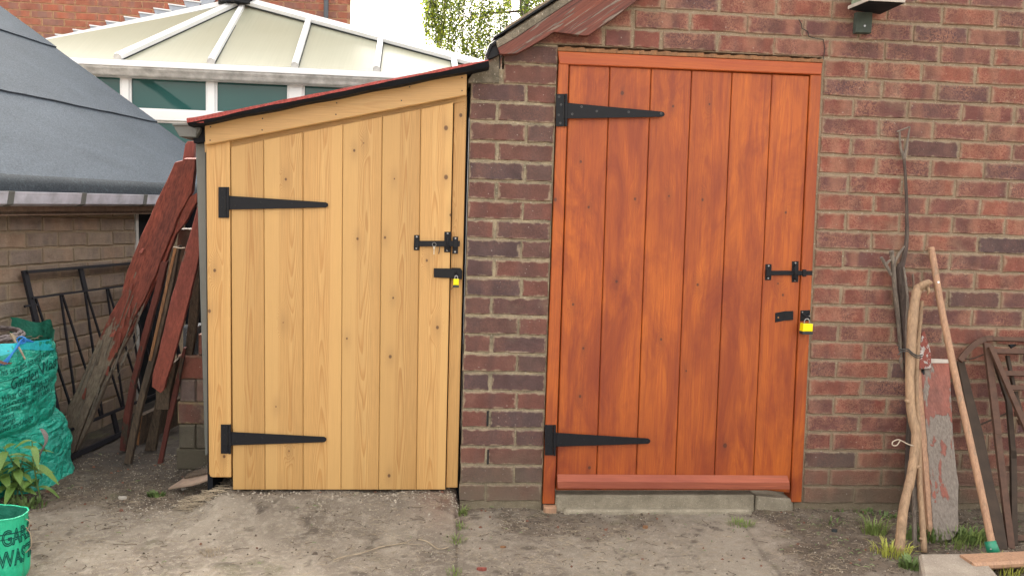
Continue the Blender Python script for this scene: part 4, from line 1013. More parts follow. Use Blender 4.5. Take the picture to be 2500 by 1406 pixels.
# ================================================================== TREE and shrub beyond
def leaf_cloud(name, centres, n, size, mat, parent, seed=1, droop=True):
    r = np.random.RandomState(seed); C_ = np.array(centres)[r.randint(0, len(centres), n)]
    pos = C_[:, :3]+np.stack([r.normal(0, 1, n)*C_[:, 3], r.normal(0, 1, n)*C_[:, 3], r.normal(0, 1, n)*C_[:, 4]], 1)
    a = r.uniform(0, 2*np.pi, n); b = r.uniform(-1.2, 1.2, n); sz = size*r.uniform(.6, 1.3, n)
    u = np.stack([np.cos(a)*np.cos(b), np.sin(a)*np.cos(b), np.sin(b)-.5], 1); u /= np.linalg.norm(u, axis=1)[:, None]
    w = np.cross(u, r.normal(0, 1, (n, 3))); w /= np.linalg.norm(w, axis=1)[:, None]
    q = np.stack([pos-u*sz[:, None], pos+w*sz[:, None]*.5, pos+u*sz[:, None], pos-w*sz[:, None]*.5], 1).reshape(-1, 3)
    me = bpy.data.meshes.new(name); me.from_pydata(q.tolist(), [], np.arange(4*n).reshape(n, 4).tolist())
    for m_ in mat: me.materials.append(m_)
    me.polygons.foreach_set('material_index', r.randint(0, len(mat), n).astype(np.int32)); me.update()
    o = bpy.data.objects.new(name, me); o.location = -WL(parent)
    return link(o, parent)
def leaf_mat(name, c):
    t = NT(name); t.fin(c, .5); tr = t.n('ShaderNodeBsdfTranslucent'); t.set(tr.inputs[0], tuple(min(1, x*1.6) for x in c))
    mx = t.n('ShaderNodeMixShader'); mx.inputs[0].default_value = .45; t.t.links.new(t.b.outputs[0], mx.inputs[1]); t.t.links.new(tr.outputs[0], mx.inputs[2]); t.t.links.new(mx.outputs[0], t.out.inputs[0]); return t.m
LM = [leaf_mat('birch_leaf_light', (.22, .26, .015)), leaf_mat('birch_leaf_mid', (.10, .15, .015)), leaf_mat('birch_leaf_dark', (.03, .05, .018))]
TY = 13.0
tree = empty('birch_tree', (Wy(1290, 100, TY).x, TY, GZ), 'tall birch with hanging yellow green foliage beyond the garage roof', 'tree')
tc = tree.location
g = G()
tb = Wy(1290, 100, TY).x
trunk = catmull([(tb-.1, TY+.3, GZ), (tb, TY+.3, 2.), (tb+.05, TY+.2, 4.2), (tb-.12, TY+.1, 5.6), (tb-.3, TY, 7.2), (tb-.2, TY, 8.8)], 5)
g.tube(trunk, [.16*(1-.85*i/(len(trunk)-1)) for i in range(len(trunk))], 9); g.build('trunk', M['birch_bark'], tree, smooth=True)
r = random.Random(4); cents = []; g = G()
x0t, x1t = Wy(1030, 60, TY).x, Wy(1480, 60, TY).x
for i in range(125):
    f = r.random(); x = x0t+(x1t-x0t)*f+r.uniform(-.1, .1)
    yy = TY+r.uniform(-.9, .9); 
    prof_b = np.interp(x, [x0t, Wy(1100, 60, TY).x, Wy(1180, 60, TY).x, x1t], [4.75, 4.25, 3.75, 3.6])
    zbot = prof_b+abs(r.gauss(0, .25)); ztp = zbot+r.uniform(.8, 2.6)
    xs = x
    pts = []
    n = int((ztp-zbot)/.10)
    top_anchor = Vector((xs+(tb-xs)*.25, yy, ztp+.1))
    for k in range(n+1):
        zz = ztp+(zbot-ztp)*k/max(n, 1); xx = xs+.07*math.sin(zz*2.+i)+r.uniform(-.02, .02); pts.append(Vector((xx, yy, zz)))
        cents.append((xx, yy, zz, .055, .06))
    g.tube([top_anchor]+pts[::3]+[pts[-1]], .006, 4)
    if i % 4 == 0: g.tube([Vector((tb-.1, TY+.1, ztp+.3)), top_anchor], [.03, .012], 5)
g.build('branches', M['bark_dark'], tree)
for i in range(400):
    cents.append((r.uniform(x0t, x1t), TY+r.uniform(-1, 1), r.uniform(5.3, 9.), .25, .3))
leaf_cloud('crown', cents, 50000, .030, LM, tree, 3)
shp = Wy(-30, 30, 4.8)
shrub = empty('shrub', (shp.x, 4.8, GZ), 'dark green shrub at the far left behind the grey roof', 'shrub')
leaf_cloud('foliage', [(shp.x-.25+jit(.2), 4.8+jit(.2), shp.z-.25*k, .12, .12) for k in range(14)], 2500, .035, [LM[1], LM[2]], shrub, 8)
G().tube([(shp.x-.25, 4.8, GZ), (shp.x-.25, 4.8, shp.z-.3)], [.04, .02], 6).build('stem', M['bark'], shrub)

# ================================================================== THINGS IN THE YARD
X_ = Vector((1, 0, 0))
class Lean:
    """a leaning plane: through a point on the plane y=Ytop and a point on the ground, level along x"""
    def __init__(s, top, Yt, bot, Yb=None, zb=GZ):
        s.P0 = Wy(top[0], top[1], Yt); s.P1 = Wz(bot[0], bot[1], zb) if Yb is None else Wy(bot[0], bot[1], Yb)
        s.N = X_.cross(s.P1-s.P0).normalized()
        if s.N.y > 0: s.N = -s.N                       # towards the camera
    def __call__(s, px, py, off=0.): return onp(px, py, s.P0+s.N*off, s.N)
def board(name, ln, outline, th, mat, label, group=None, off=0., cat='board', seed=0, extra=None, rough_=.0):
    r = random.Random(seed); pts = []
    n = len(outline)
    for i in range(n):
        a, b = outline[i], outline[(i+1) % n]; L_ = math.hypot(b[0]-a[0], b[1]-a[1]); m_ = max(1, int(L_/22)) if rough_ else 1
        for k in range(m_):
            f = k/m_; j = rough_ if k else rough_*.5
            pts.append(ln(a[0]+(b[0]-a[0])*f+r.uniform(-j, j), a[1]+(b[1]-a[1])*f, off))
    g = G(); g.prism(pts, -ln.N*th)
    lo = min(pts, key=lambda p: p.z)
    root = empty(name, (lo.x, lo.y, lo.z), label, cat, group)
    o = finish_normals(g.build('timber', mat, root))
    bv = o.modifiers.new('bevel', 'BEVEL'); bv.width = .002; bv.segments = 1; bv.limit_method = 'ANGLE'; bv.angle_limit = 1.0
    return root
GRP = 'old timbers leaning beside the shed'
ln1 = Lean((450, 395), .38, (180, 1112))
b1 = board('leaning_board', ln1, [(427, 397), (446, 392), (447, 388), (478, 388), (468, 470), (440, 519), (404, 609), (378, 675), (350, 735), (310, 810), (262, 905), (222, 990), (196, 1060), (177, 1114), (165, 1075), (163, 1000), (205, 911), (239, 832), (270, 765), (294, 727), (309, 664), (334, 602), (375, 508)], .035, M['flaky_red'],
      'widest leaning board, flaking red paint over rotten grey wood', GRP, 0., seed=1, rough_=1.3)
b2 = board('leaning_board', ln1, [(457, 484), (482, 470), (482, 492), (452, 545), (429, 572), (401, 648), (375, 697), (352, 742), (331, 786), (285, 880), (218, 1038), (182, 1112), (200, 1055), (228, 988), (268, 905), (314, 812), (354, 736), (382, 676), (408, 610), (444, 520)], .035, M['flaky_red'],
      'narrow red strip split along the right edge of the widest board', GRP, -.006, seed=2, rough_=1.2)
# curls of paint and splinters lifting off the widest board
g = G(); rr = random.Random(5)
for (x, y, w, h_) in ((345, 612, 14, 12), (300, 790, 10, 26), (290, 830, 12, 40), (275, 815, 18, 16), (315, 760, 9, 30), (262, 905, 10, 24), (205, 960, 12, 30), (320, 700, 8, 18), (285, 850, 9, 22)):
    a = ln1(x-w/2, y+h_*.4, .004); b = ln1(x+w*.1, y+h_/2, .012); c = ln1(x+w/2, y-h_*.4, .010); d = ln1(x+w*.1, y-h_/2, .003); G().prism([a, b, c, d], -ln1.N*.002).build('paint_flake', M['red_board'], b1)
g = G()
for i in range(26):
    x = rr.uniform(190, 330); y0 = np.interp(x, [165, 330], [1010, 770])+rr.uniform(-40, 90); L_ = rr.uniform(30, 90)
    xl = x; a = ln1(xl, y0, .004); b = ln1(xl+L_*.36, y0-L_, .004); g.bar(a, b, rr.uniform(.002, .005), .004, ln1.N)
g.build('splinter', M['old_wood2'] if 'old_wood2' in M else M['bark'], b1)
ln3 = Lean((470, 500), .16, (386, 1140))
board('leaning_board', ln3, [(488, 486), (492, 600), (474, 680), (457, 748), (436, 830), (420, 886), (405, 930), (400, 952), (392, 960), (371, 944), (372, 915), (388, 858), (405, 782), (418, 725), (430, 690), (437, 661), (452, 610), (472, 540)], .028, M['red_board'],
      'broad smooth dull red board leaning nearest the shed downpipe', GRP, .02, seed=3, rough_=.8)
board('leaning_board', ln3, [(404, 900), (432, 880), (414, 960), (412, 1000), (381, 1000), (380, 955)], .05, M['sawn_pale'] if 'sawn_pale' in M else M['old_wood'],
      'brown timber stump showing under the broad red board', GRP, -.04, seed=31)
board('leaning_board', ln3, [(447, 850), (454, 850), (433, 960), (410, 1060), (394, 1142), (382, 1138), (398, 1060), (422, 950)], .02, M['dull_red'],
      'thin red lath whose foot stands between the bricks and the brown stump', GRP, -.05, seed=4, rough_=.8)
ln6 = Lean((400, 620), .46, (303, 1105))
board('leaning_board', ln6, [(392, 640), (408, 640), (390, 713), (352, 850), (330, 940), (312, 1050), (306, 1102), (291, 1100), (300, 1020), (318, 930), (345, 820), (375, 713)], .03, M['dull_red'],
      'thin dark red board third from the left, beside the widest board', GRP, 0., seed=5, rough_=.8)
ln7 = Lean((425, 600), .40, (314, 1134))
board('leaning_board', ln7, [(420, 605), (438, 600), (425, 680), (400, 790), (372, 900), (345, 1000), (330, 1070), (318, 1136), (301, 1130), (318, 1050), (342, 950), (362, 880), (392, 750)], .03, M['old_wood'],
      'slim brown board with a pale worn edge, its foot furthest forward', GRP, 0., seed=6, rough_=.8)
g = G(); a = ln7(428, 606, .004); b = ln7(366, 880, .004); g.bar(a, b, .012, .004, ln7.N); g.build('worn_edge', M['sawn_orange'], bpy.data.objects[[o.name for o in COL.objects if o.name.startswith('leaning_board')][-1]])
board('leaning_board', Lean((452, 560), .52, (372, 1100)), [(436, 560), (470, 560), (450, 700), (425, 850), (395, 1000), (378, 1105), (352, 1100), (375, 1000), (405, 850)], .03, M['old_wood'],
      'dark brown plank deep in the shade behind the red boards', GRP, 0., seed=8)
board('leaning_board', Lean((470, 620), .30, (440, 1120)), [(474, 640), (488, 620), (484, 760), (470, 860), (452, 990), (445, 1010), (436, 1000), (450, 870)], .03, M['old_wood'],
      'dark plank between the broad red board and the downpipe', GRP, -.02, seed=9)
# offcut with a bright sawn end
p = Wz(338, 1090, GZ); Yc = p.y+.02
oc = empty('timber_offcut', (p.x, Yc, GZ), 'timber offcut with bright orange sawn end low between the leaning boards', 'timber')
g = G(); g.prism([Wy(330, 1086, Yc), Wy(339, 1087, Yc), Wy(349, 1014, Yc), Wy(336, 1013, Yc)], (.17, .45, .06), 0, .002); finish_normals(g.build('timber', M['old_wood'], oc))
g = G(); g.prism([Wy(331, 1085, Yc-.004), Wy(338, 1086, Yc-.004), Wy(341, 1053, Yc-.004), Wy(333, 1052, Yc-.004)], (0, .004, 0)); g.prism([Wy(334, 1049, Yc-.004), Wy(341, 1050, Yc-.004), Wy(347, 1016, Yc-.004), Wy(337, 1015, Yc-.004)], (0, .004, 0)); finish_normals(g.build('sawn_end', M['sawn_orange'], oc))
# red tall post behind, its head with a loop under the gutter
board('leaning_post', Lean((462, 352), .55, (395, 1105)), [(452, 352), (458, 345), (475, 345), (472, 395), (455, 470), (444, 470), (446, 388)], .03, M['red_board'],
      'head of a faded red post rising just under the shed gutter', GRP, 0., cat='post', seed=12, rough_=.6)
# string round the boards
g = G(); g.tube([ln3(423, 603, -.02), ln3(440, 606, -.018), ln3(452, 605, -.02)], .002, 6); o = g.build('string', M['twine']); o['label'] = 'pale string tied round the shaded boards'; o['category'] = 'string'

# broken flat boards on the ground
def flat_slab(name, pts, th, mat, label, cat, tilt=None, group=None):
    vs = [Wz(x, y, z) for x, y, z in pts]; g = G(); g.prism(vs, (0, 0, -th)); o = finish_normals(g.build(name, mat)); o['label'] = label; o['category'] = cat
    if group: o['group'] = group
    return o
flat_slab('broken_sheet', [(411, 1191, GZ+.022), (470, 1182, GZ+.05), (516, 1167, GZ+.088), (512, 1150, GZ+.090), (455, 1162, GZ+.05)], .006, M['paperboard'], 'nearer of two broken brown sheets lying by the shed corner', 'sheet')
flat_slab('broken_sheet', [(450, 1165, GZ+.052), (512, 1152, GZ+.096), (510, 1140, GZ+.10), (480, 1146, GZ+.08), (458, 1155, GZ+.06)], .006, M['old_wood'], 'darker broken sheet lying on top by the shed corner', 'sheet')

# blocks and bricks stacked beside the shed
GB = 'blocks and bricks stacked beside the shed'
yb = Wz(465, 1147).y
def block(x0, y0, x1, y1, mat, label, dz=0., D=.12, dy=0.):
    a = Wy(x0, y1, yb+dy); b = Wy(x1, y0, yb+dy)
    g = G().box(a.x, b.x, yb+dy, yb+dy+D, a.z, b.z, 0, .006); o = g.build('block', mat); o['label'] = label; o['category'] = 'block'; o['group'] = GB
    return o
M['blk_red'] = brick_mat('loose_brick_red', [(.25, .085, .06)], (.2, .09, .07), (.2, .14, .1), (.3, .15, .11), .2, .2, 0., .1)
M['blk_pink'] = brick_mat('loose_brick_pink', [(.21, .125, .10), (.18, .13, .12)], (.16, .12, .11), (.2, .16, .12), (.26, .16, .13), .4, .2, 0., .2)
M['blk_old'] = brick_mat('loose_brick_old', [(.165, .070, .055)], (.13, .10, .085), (.30, .24, .13), (.2, .14, .1), 1., .3, 0., .9)
M['blk_mossy'] = brick_mat('loose_brick_grey', [(.105, .092, .072), (.12, .10, .08)], (.09, .08, .07), (.15, .13, .09), (.15, .12, .09), .3, .3, .5, .6)
M['blk_dark'] = brick_mat('loose_brick_dark', [(.05, .045, .036)], (.04, .035, .03), (.08, .07, .05), (.07, .06, .05), .3, .3, .8, .3)
block(430, 1097, 512, 1146, M['blk_dark'], 'dark block at the foot of the stack beside the shed', D=.25)
block(436.5, 1037, 476, 1095, M['blk_mossy'], 'left grey brick in the second row up of the stack')
block(478.5, 1037, 516, 1095, M['blk_mossy'], 'right grey brick in the second row up, half behind the downpipe')
block(433, 983, 514, 1035, M['blk_old'], 'weathered brick with yellow mortar stain in mid stack')
block(439, 927, 476.5, 981, M['blk_pink'], 'left grey pink brick in the row under the smooth red brick')
block(478.5, 927, 515, 981, M['blk_pink'], 'right grey pink brick in the row under the smooth red brick')
block(433, 869, 514, 925, M['blk_red'], 'smooth orange red brick near the top of the stack')
block(446, 797, 482, 867, M['block_grey'], 'blue grey block standing on the smooth red brick', dy=.03)
block(483.5, 817, 512, 867, M['blk_red'], 'small red brick topmost beside the blue grey block', dy=-.01)

# iron gate leaning on the neighbour's wall
gt = Wn(59, 660, .03); gb = Wz(168, 1128)
gex = ND.copy(); gez = (gt-gb); gH = gez.length; gez.normalize(); gN = gex.cross(gez).normalized()
gate = empty('iron_gate', (gb.x, gb.y, gb.z), 'old black iron gate with zigzag bars leaning on the brown wall', 'gate')
def gp(u, v, n=0.): return gb+gex*u+gez*v*gH+gN*n
def gline(pxa): return None
def guv(px, py):
    p = onp(px, py, gb, gN); d = p-gb; return d.dot(gex), d.dot(gez)/gH
uW = 1.15
def gbar2(name, a, b, w, t_): g = G(); g.bar(gp(*a), gp(*b), w, t_, gN); g.build(name, M['gate_iron'], gate)
gbar2('stile', (0, -.0), (0, 1.0), .030, .012); gbar2('stile', (uW, 0), (uW, 1.), .030, .012)
gbar2('rail', (0, .99), (uW, .99), .012, .03); 
v2 = guv(160, 712)[1]; v3 = .155; v4 = .02
gbar2('rail', (0, v2), (uW, v2), .010, .02); gbar2('rail', (0, v3), (uW, v3), .012, .02); gbar2('rail', (0, v4), (uW, v4), .022, .022)
un = [guv(95, 716)[0], guv(158, 711)[0], guv(215, 703)[0], guv(268, 693)[0]]
du = (un[3]-un[1])/2; nodes = [un[1]+du*i for i in range(-1, 7) if un[1]+du*i < uW-.02]
gbar2('stile', (nodes[2], v2), (nodes[2], .99), .030, .010); gbar2('stile', (nodes[2]+du*3, v2), (nodes[2]+du*3, .99), .030, .010)
gbar2('stile', (nodes[2], v4), (nodes[2], v3), .030, .010)
for i, u in enumerate(nodes):
    for s in (-1, 1):
        if i == 0 and s < 0: continue
        if u+s*du*.42 > uW: continue
        gbar2('bar', (u+s*.006, v2), (u+s*du*.46, v3), .0085, .0085)
gbar2('latch', (-.05, guv(80, 745)[1]), (.04, guv(80, 745)[1]), .010, .008)

# ------------------------------------------------------------------ sacks
class Sack:
    def __init__(s, c, rx, ry, h, seed, rot=0., bulge=.12, crease=.02, taper=0., lean=(0, 0), droop=0., sag=0.):
        s.c = Vector(c); s.rx, s.ry, s.h, s.seed, s.rot, s.bulge, s.crease, s.taper, s.lean, s.droop, s.sag = rx, ry, h, seed, rot, bulge, crease, taper, lean, droop, sag
    def P(s, u, v, off=0.):
        u = np.asarray(u, float); v = np.asarray(v, float)
        cu, su = np.cos(u), np.sin(u); e = .75
        cx = np.sign(cu)*np.abs(cu)**e; sy = np.sign(su)*np.abs(su)**e
        pr = 1-s.taper*v+s.bulge*np.sin(np.clip(v, 0, 1)*np.pi*.95)+.0*v
        pr = pr*(1-.16*np.exp(-v*14)) if s.sag < .05 else pr*(1+.06*np.exp(-v*9))
        n = fbm(cx*1.6+s.seed, sy*1.6, v*s.h*7, o=2, s=s.seed)
        rid = 1-np.abs(fbm(cx*2.6+s.seed*3, sy*2.6+9, v*s.h*8+cx*1.5, o=3, s=s.seed+5))*2.2
        rid2 = 1-np.abs(fbm(cx*1.2+s.seed*7, sy*2+2, v*s.h*22+cx*7, o=2, s=s.seed+11))*2.5
        d = n*s.crease*1.6+rid*s.crease+rid2*s.crease*.35+off
        x = (s.rx*pr+d)*cx; y = (s.ry*pr+d)*sy
        z = v*s.h+s.crease*.5*n-s.sag*(v**3)*np.clip(cx*math.cos(s.droop)+sy*math.sin(s.droop), -1, 1)
        x = x+s.lean[0]*v; y = y+s.lean[1]*v
        cr, sr = math.cos(s.rot), math.sin(s.rot)
        return np.stack([s.c.x+x*cr-y*sr, s.c.y+x*sr+y*cr, s.c.z+z], -1)
    def body(s, mat, parent, nu=150, nv=90, v1=1., closed=False, matsplit=None, fold=0.):
        u = np.linspace(0, 2*np.pi, nu, endpoint=False); v = np.linspace(0, v1, nv)
        U, V_ = np.meshgrid(u, v); pts = s.P(U, V_).reshape(-1, 3); k = np.arange(nu*nv).reshape(nv, nu)
        fs = [[int(k[j, i]), int(k[j, (i+1) % nu]), int(k[j+1, (i+1) % nu]), int(k[j+1, i])] for j in range(nv-1) for i in range(nu)]
        fm = None
        pl = pts.tolist()
        b = len(pl); pl.append([s.c.x, s.c.y, s.c.z]); fs += [[b, int(k[0, (i+1) % nu]), int(k[0, i])] for i in range(nu)]
        if closed:
            top = pts[-nu:].mean(0); 
            for rr_ in (.75, .45, .15):
                ring = top+(pts[-nu:]-top)*rr_; ring[:, 2] = top[2]+(ring[:, 2]-top[2])+.04*(1-rr_)+.012*fbm(ring[:, 0]*15, ring[:, 1]*15, o=2, s=3)
                b0 = len(pl)-0; pl += ring.tolist(); prev = list(range(b0-nu, b0)) if rr_ != .75 else [int(q) for q in k[-1]]
                cur = list(range(b0, b0+nu)); fs += [[prev[i], prev[(i+1) % nu], cur[(i+1) % nu], cur[i]] for i in range(nu)]
            b0 = len(pl); pl.append((top+np.array([0, 0, .04])).tolist()); fs += [[cur[i], cur[(i+1) % nu], b0] for i in range(nu)]
        return mesh('body', pl, fs, mat, parent, smooth=True)
    def inner(s, mat, parent, depth, v1=1., nu=80, th=-.004):
        u = np.linspace(0, 2*np.pi, nu, endpoint=False); v = np.linspace(v1, v1-depth, 14); U, V_ = np.meshgrid(u, v)
        pts = s.P(U, V_, th).reshape(-1, 3); 
        # rim ring joins to the outside
        k = np.arange(nu*14).reshape(14, nu)
        fs = [[int(k[j, i]), int(k[j+1, i]), int(k[j+1, (i+1) % nu]), int(k[j, (i+1) % nu])] for j in range(13) for i in range(nu)]
        return mesh('inner_sheet', pts.tolist(), fs, mat, parent, smooth=True)
def sack_text(sk, parent, txt, u0, v0, size, mat, slant=0., off=.0030, outline=False, squeeze=1.):
    """flat print wrapped on the sack; u0,v0 = start (angle, height in m)"""
    cu = bpy.data.curves.new('t', 'FONT'); cu.body = txt; cu.size = size; cu.resolution_u = 3
    if outline: cu.fill_mode = 'NONE'; cu.bevel_depth = size*.030; cu.bevel_resolution = 0
    o = bpy.data.objects.new('t', cu); COL.objects.link(o); dg = bpy.context.evaluated_depsgraph_get()
    m_ = bpy.data.meshes.new_from_object(o.evaluated_get(dg)); bpy.data.objects.remove(o)
    bm = bmesh.new(); bm.from_mesh(m_)
    bmesh.ops.subdivide_edges(bm, edges=[e for e in bm.edges if e.calc_length() > size*.18], cuts=2)
    bm.to_mesh(m_); bm.free()
    n = len(m_.vertices); co = np.zeros(n*3); m_.vertices.foreach_get('co', co); co = co.reshape(-1, 3)
    R_ = (sk.rx+sk.ry)/2*1.08
    x = co[:, 0]*squeeze; y = co[:, 1]+x*slant
    uu = u0+x/R_; vv = (v0+y)/sk.h
    p = sk.P(uu, vv, off+(co[:, 2]*.3 if outline else 0.))
    me_ = bpy.data.meshes.new('lettering'); me_.from_pydata(p.tolist(), [], [list(f.vertices) for f in m_.polygons]); me_.materials.append(mat); me_.update()
    ob = bpy.data.objects.new('lettering', me_); ob.location = -WL(parent); return link(ob, parent)
def u_at(sk, px, v=.5):
    us = np.linspace(-math.pi, 0., 400); P_ = sk.P(us, np.full(400, v)); best = None
    d = P_-np.array(CP); z = d@np.array(Fw); x = 1250+FPX*(d@np.array(R2))/z
    return float(us[int(np.argmin(np.abs(x-px)))])
def sack_line(sk, parent, u0, u1, v0, v1, mat, w=.0016, name='printed_line'):
    us = np.linspace(u0, u1, 40); vs_ = np.linspace(v0, v1, 40)/sk.h; P_ = sk.P(us, vs_, .001)
    G().tube([Vector(p) for p in P_], w, 5).build(name, mat, parent)

# big rear sack, lower one
pb = Wz(120, 1212); 
def xy_at(px, Y): return Wy(px, 1100, Y).x
Yb_ = pb.y+.20
xr_ = xy_at(168, Yb_); rxB = .34
sB = empty('garden_sack', (xr_-rxB, Yb_, GZ), 'slumped green woven garden sack on the ground, under the printed one', 'sack', 'green garden waste sacks')
zt = Wy(140, 985, Yb_-.05).z-GZ
SB = Sack((xr_-rxB*1.03-.045, Yb_, GZ+.001), rxB, .22, zt, 5, bulge=.03, crease=.015, taper=.10, sag=.08, droop=0.)
SB.body(M['sack'], sB, closed=True)
# corner ears and seam of the slumped sack
hd_ = catmull([Wy(100, 1046, Yb_-.235), Wy(110, 1060, Yb_-.26), Wy(112, 1078, Yb_-.27), Wy(101, 1100, Yb_-.27), Wy(90, 1122, Yb_-.25)], 5)
g = G()
for i in range(len(hd_)-1):
    w = .006+.003*math.sin(i*.35); g.prism([hd_[i]+Vector((-w, 0, 0)), hd_[i]+Vector((w, 0, 0)), hd_[i+1]+Vector((w, 0, 0)), hd_[i+1]+Vector((-w, 0, 0))], (0, .003, 0))
t = NT('striped_webbing'); o_ = t.obj(); wv = t.n('ShaderNodeTexWave'); wv.bands_direction = 'X'; t.set(wv.inputs['Vector'], o_); wv.inputs['Scale'].default_value = 75.
M['webbing'] = t.fin(t.mix(t.ramp(wv.outputs['Fac'], [(.4, 0.), (.5, 1.)]), (.05, .035, .04), (.24, .21, .20)), .8)
g.build('carry_strap', M['webbing'], sB)
# upper printed sack
YA = Yb_-.06; xr_ = xy_at(112, YA-.05); rxA = .285
zA0 = Wy(60, 1085, YA-.22).z; zA1 = Wy(60, 870, YA-.22).z
sA = empty('garden_sack', (xr_-rxA, YA, zA0), 'full green sack with printed small text, open top holding rope and clippings', 'sack', 'green garden waste sacks')
SA = Sack((xr_-rxA*1.06-.035, YA, zA0), rxA, .235, zA1-zA0+.02, 3, bulge=.06, crease=.014, taper=-.01, sag=-.020, droop=-1.2)
SA.body(M['sack'], sA); SA.inner(M['sack_in'], sA, .35)
# raised far rim
us = np.linspace(.15, math.pi-.1, 40); P0_ = SA.P(us, np.full(40, .97)); vs = []; fs = []
for i in range(40):
    hh = .085*math.sin(math.pi*i/39)**.5+.012*math.sin(i*.8); vs += [Vector(P0_[i]), Vector(P0_[i])+Vector((0, .012, hh))]
for i in range(39): fs.append([2*i, 2*i+1, 2*i+3, 2*i+2])
mesh('far_rim', vs, fs, M['sack_in'], sA, smooth=True)
# contents
cx_, cy_ = SA.c.x, SA.c.y; g = G(); rr = random.Random(3); zc = SA.c.z+SA.h*.97
gv = []; gf = []; nn = 22
for j in range(nn):
    for i in range(nn):
        a = (i/(nn-1)-.5)*2; b = (j/(nn-1)-.5)*2; q = math.hypot(a, b); 
        gv.append((cx_+a*rxA*.98, cy_+b*.22, zc-.035+.035*max(0, 1-q*.8)+.012*float(vnoise(a*5, b*5, None, 4))+.008*float(vnoise(a*14, b*14, None, 6))))
for j in range(nn-1):
    for i in range(nn-1): gf.append([j*nn+i, j*nn+i+1, (j+1)*nn+i+1, (j+1)*nn+i])
o = mesh('garden_clippings', gv, gf, M['debris'], None, smooth=True, label='brown clippings filling the open printed sack', category='clippings', kind='stuff')
g = G()
for i in range(60):
    a = Vector((cx_+rr.uniform(-.1, .26), cy_+rr.uniform(-.2, .15), zc+rr.uniform(-.02, .01))); d = Vector((rr.uniform(-1, 1), rr.uniform(-.6, .6), rr.uniform(-.05, .35)))*rr.uniform(.03, .10); g.tube([a, a+d*.5+Vector((0, 0, .006)), a+d], .0014, 4)
g.build('dry_stalks', M['straw'], None, kind='stuff', label='dry stalks sticking out among the sack clippings', category='stalks')
# rope coil
rp = empty('rope', (cx_+.12, cy_, zc+.03), 'grey braided rope coiled in the mouth of the printed sack', 'rope')
g = G()
for kk in range(2):
    pts = [Vector((cx_+.02+(.200-.014*kk)*math.cos(a), cy_-.0+(.13-.010*kk)*math.sin(a), zc+.030+.010*kk+.012*math.sin(a*1.0+.4))) for a in np.linspace(-.9, 2.6, 34)]
    for s in range(2):
        pp = []
        for i, p in enumerate(pts): ang = i*1.15+s*math.pi; pp.append(p+Vector((math.cos(ang)*.003, 0, math.sin(ang)*.003)))
        g.tube(pp, .0058, 6)
g.build('strand', M['rope'], rp, smooth=True)
st = catmull([Wy(28, 818, cy_-.08), Wy(38, 835, cy_-.1), Wy(50, 855, cy_-.16), Wy(61, 876, cy_-.2)], 4)
g = G(); g.tube(st, [.006*(1-.5*i/len(st)) for i in range(len(st))], 6); g.tube([Wy(24, 812, cy_-.08), Wy(30, 820, cy_-.08), Wy(40, 828, cy_-.08)], [.001, .009, .004], 5); o = g.build('straw_stalk', M['straw'], label='pale dry stalk lying over the coiled rope', category='stalk')
def surf(u, v, off=.004): return Vector(SA.P(np.array([u]), np.array([v]), off)[0])
# blue cord and blue corner of the rim
us = np.linspace(-1.45, .25, 50); vs = []; fs = []
for i, u in enumerate(us):
    dip = .018+.05*math.exp(-((u+.95)/.35)**2)
    vs += [surf(u, 1.0, .001), surf(u, 1.0-(.10+.03*math.sin(u*5))*1., .0015)]
for i in range(49): fs.append([2*i, 2*i+2, 2*i+3, 2*i+1])
mesh('rim_band', vs, fs, M['sack_blue'], sA, smooth=True)
P_ = surf(-.35, .98, .01)
g = G()
for s in range(3):
    g.tube(catmull([surf(-.75+.04*s, .80, .008), surf(-.55, .93, .010), P_+Vector((0, 0, .012+.006*s)), surf(-.15, 1.0, .012)], 5), .0026, 6)
g.tube([P_+Vector((.018*math.cos(a), -.008, .02+.014*math.sin(a))) for a in np.linspace(0, 2*math.pi, 10)], .003, 6)
g.tube(catmull([surf(-1.75, .955, .006), surf(-1.5, .94, .006), surf(-1.2, .95, .006)], 4), .0026, 5)
g.build('cord', M['blue_tie'], sA)
uc = lambda px: None
hA = SA.h
u25, u8, u70 = u_at(SA, 24, .6), u_at(SA, 4, .5), u_at(SA, 78, .5)
for (tx, u0, v0, sz, sq) in (('This sack must not weigh more than 10kg', u_at(SA, -6, .7), .685*hA, .036, .62), ('Garden Waste Sack', u25, .545*hA, .066, .70), ('What Goes In?', u8, .425*hA, .038, .7), ('What not?', u70, .50*hA, .034, .7),
                             ('Grass cuttings', u8-.05, .345*hA, .034, .7), ('Plants and weeds', u8-.05, .275*hA, .034, .7), ('Flowers', u8-.05, .205*hA, .034, .7), ('Prunings', u8-.05, .14*hA, .034, .7), ('Leaves and hedge', u8-.05, .075*hA, .034, .7),
                             ('Any kitchen waste', u70, .435*hA, .028, .6), ('Soil or rubble', u70, .37*hA, .028, .6)):
    sack_text(SA, sA, tx, u0, v0, sz, M['print'], .20, squeeze=sq)
sack_line(SA, sA, -2.1, -.2, .49*hA-.03, .49*hA+.085, M['print'], .0010); sack_line(SA, sA, -2.1, -.2, .405*hA-.03, .405*hA+.085, M['print'], .0010)
sack_line(SA, sA, -.95, -.95, .56*hA, .38*hA, M['print'], .0010)
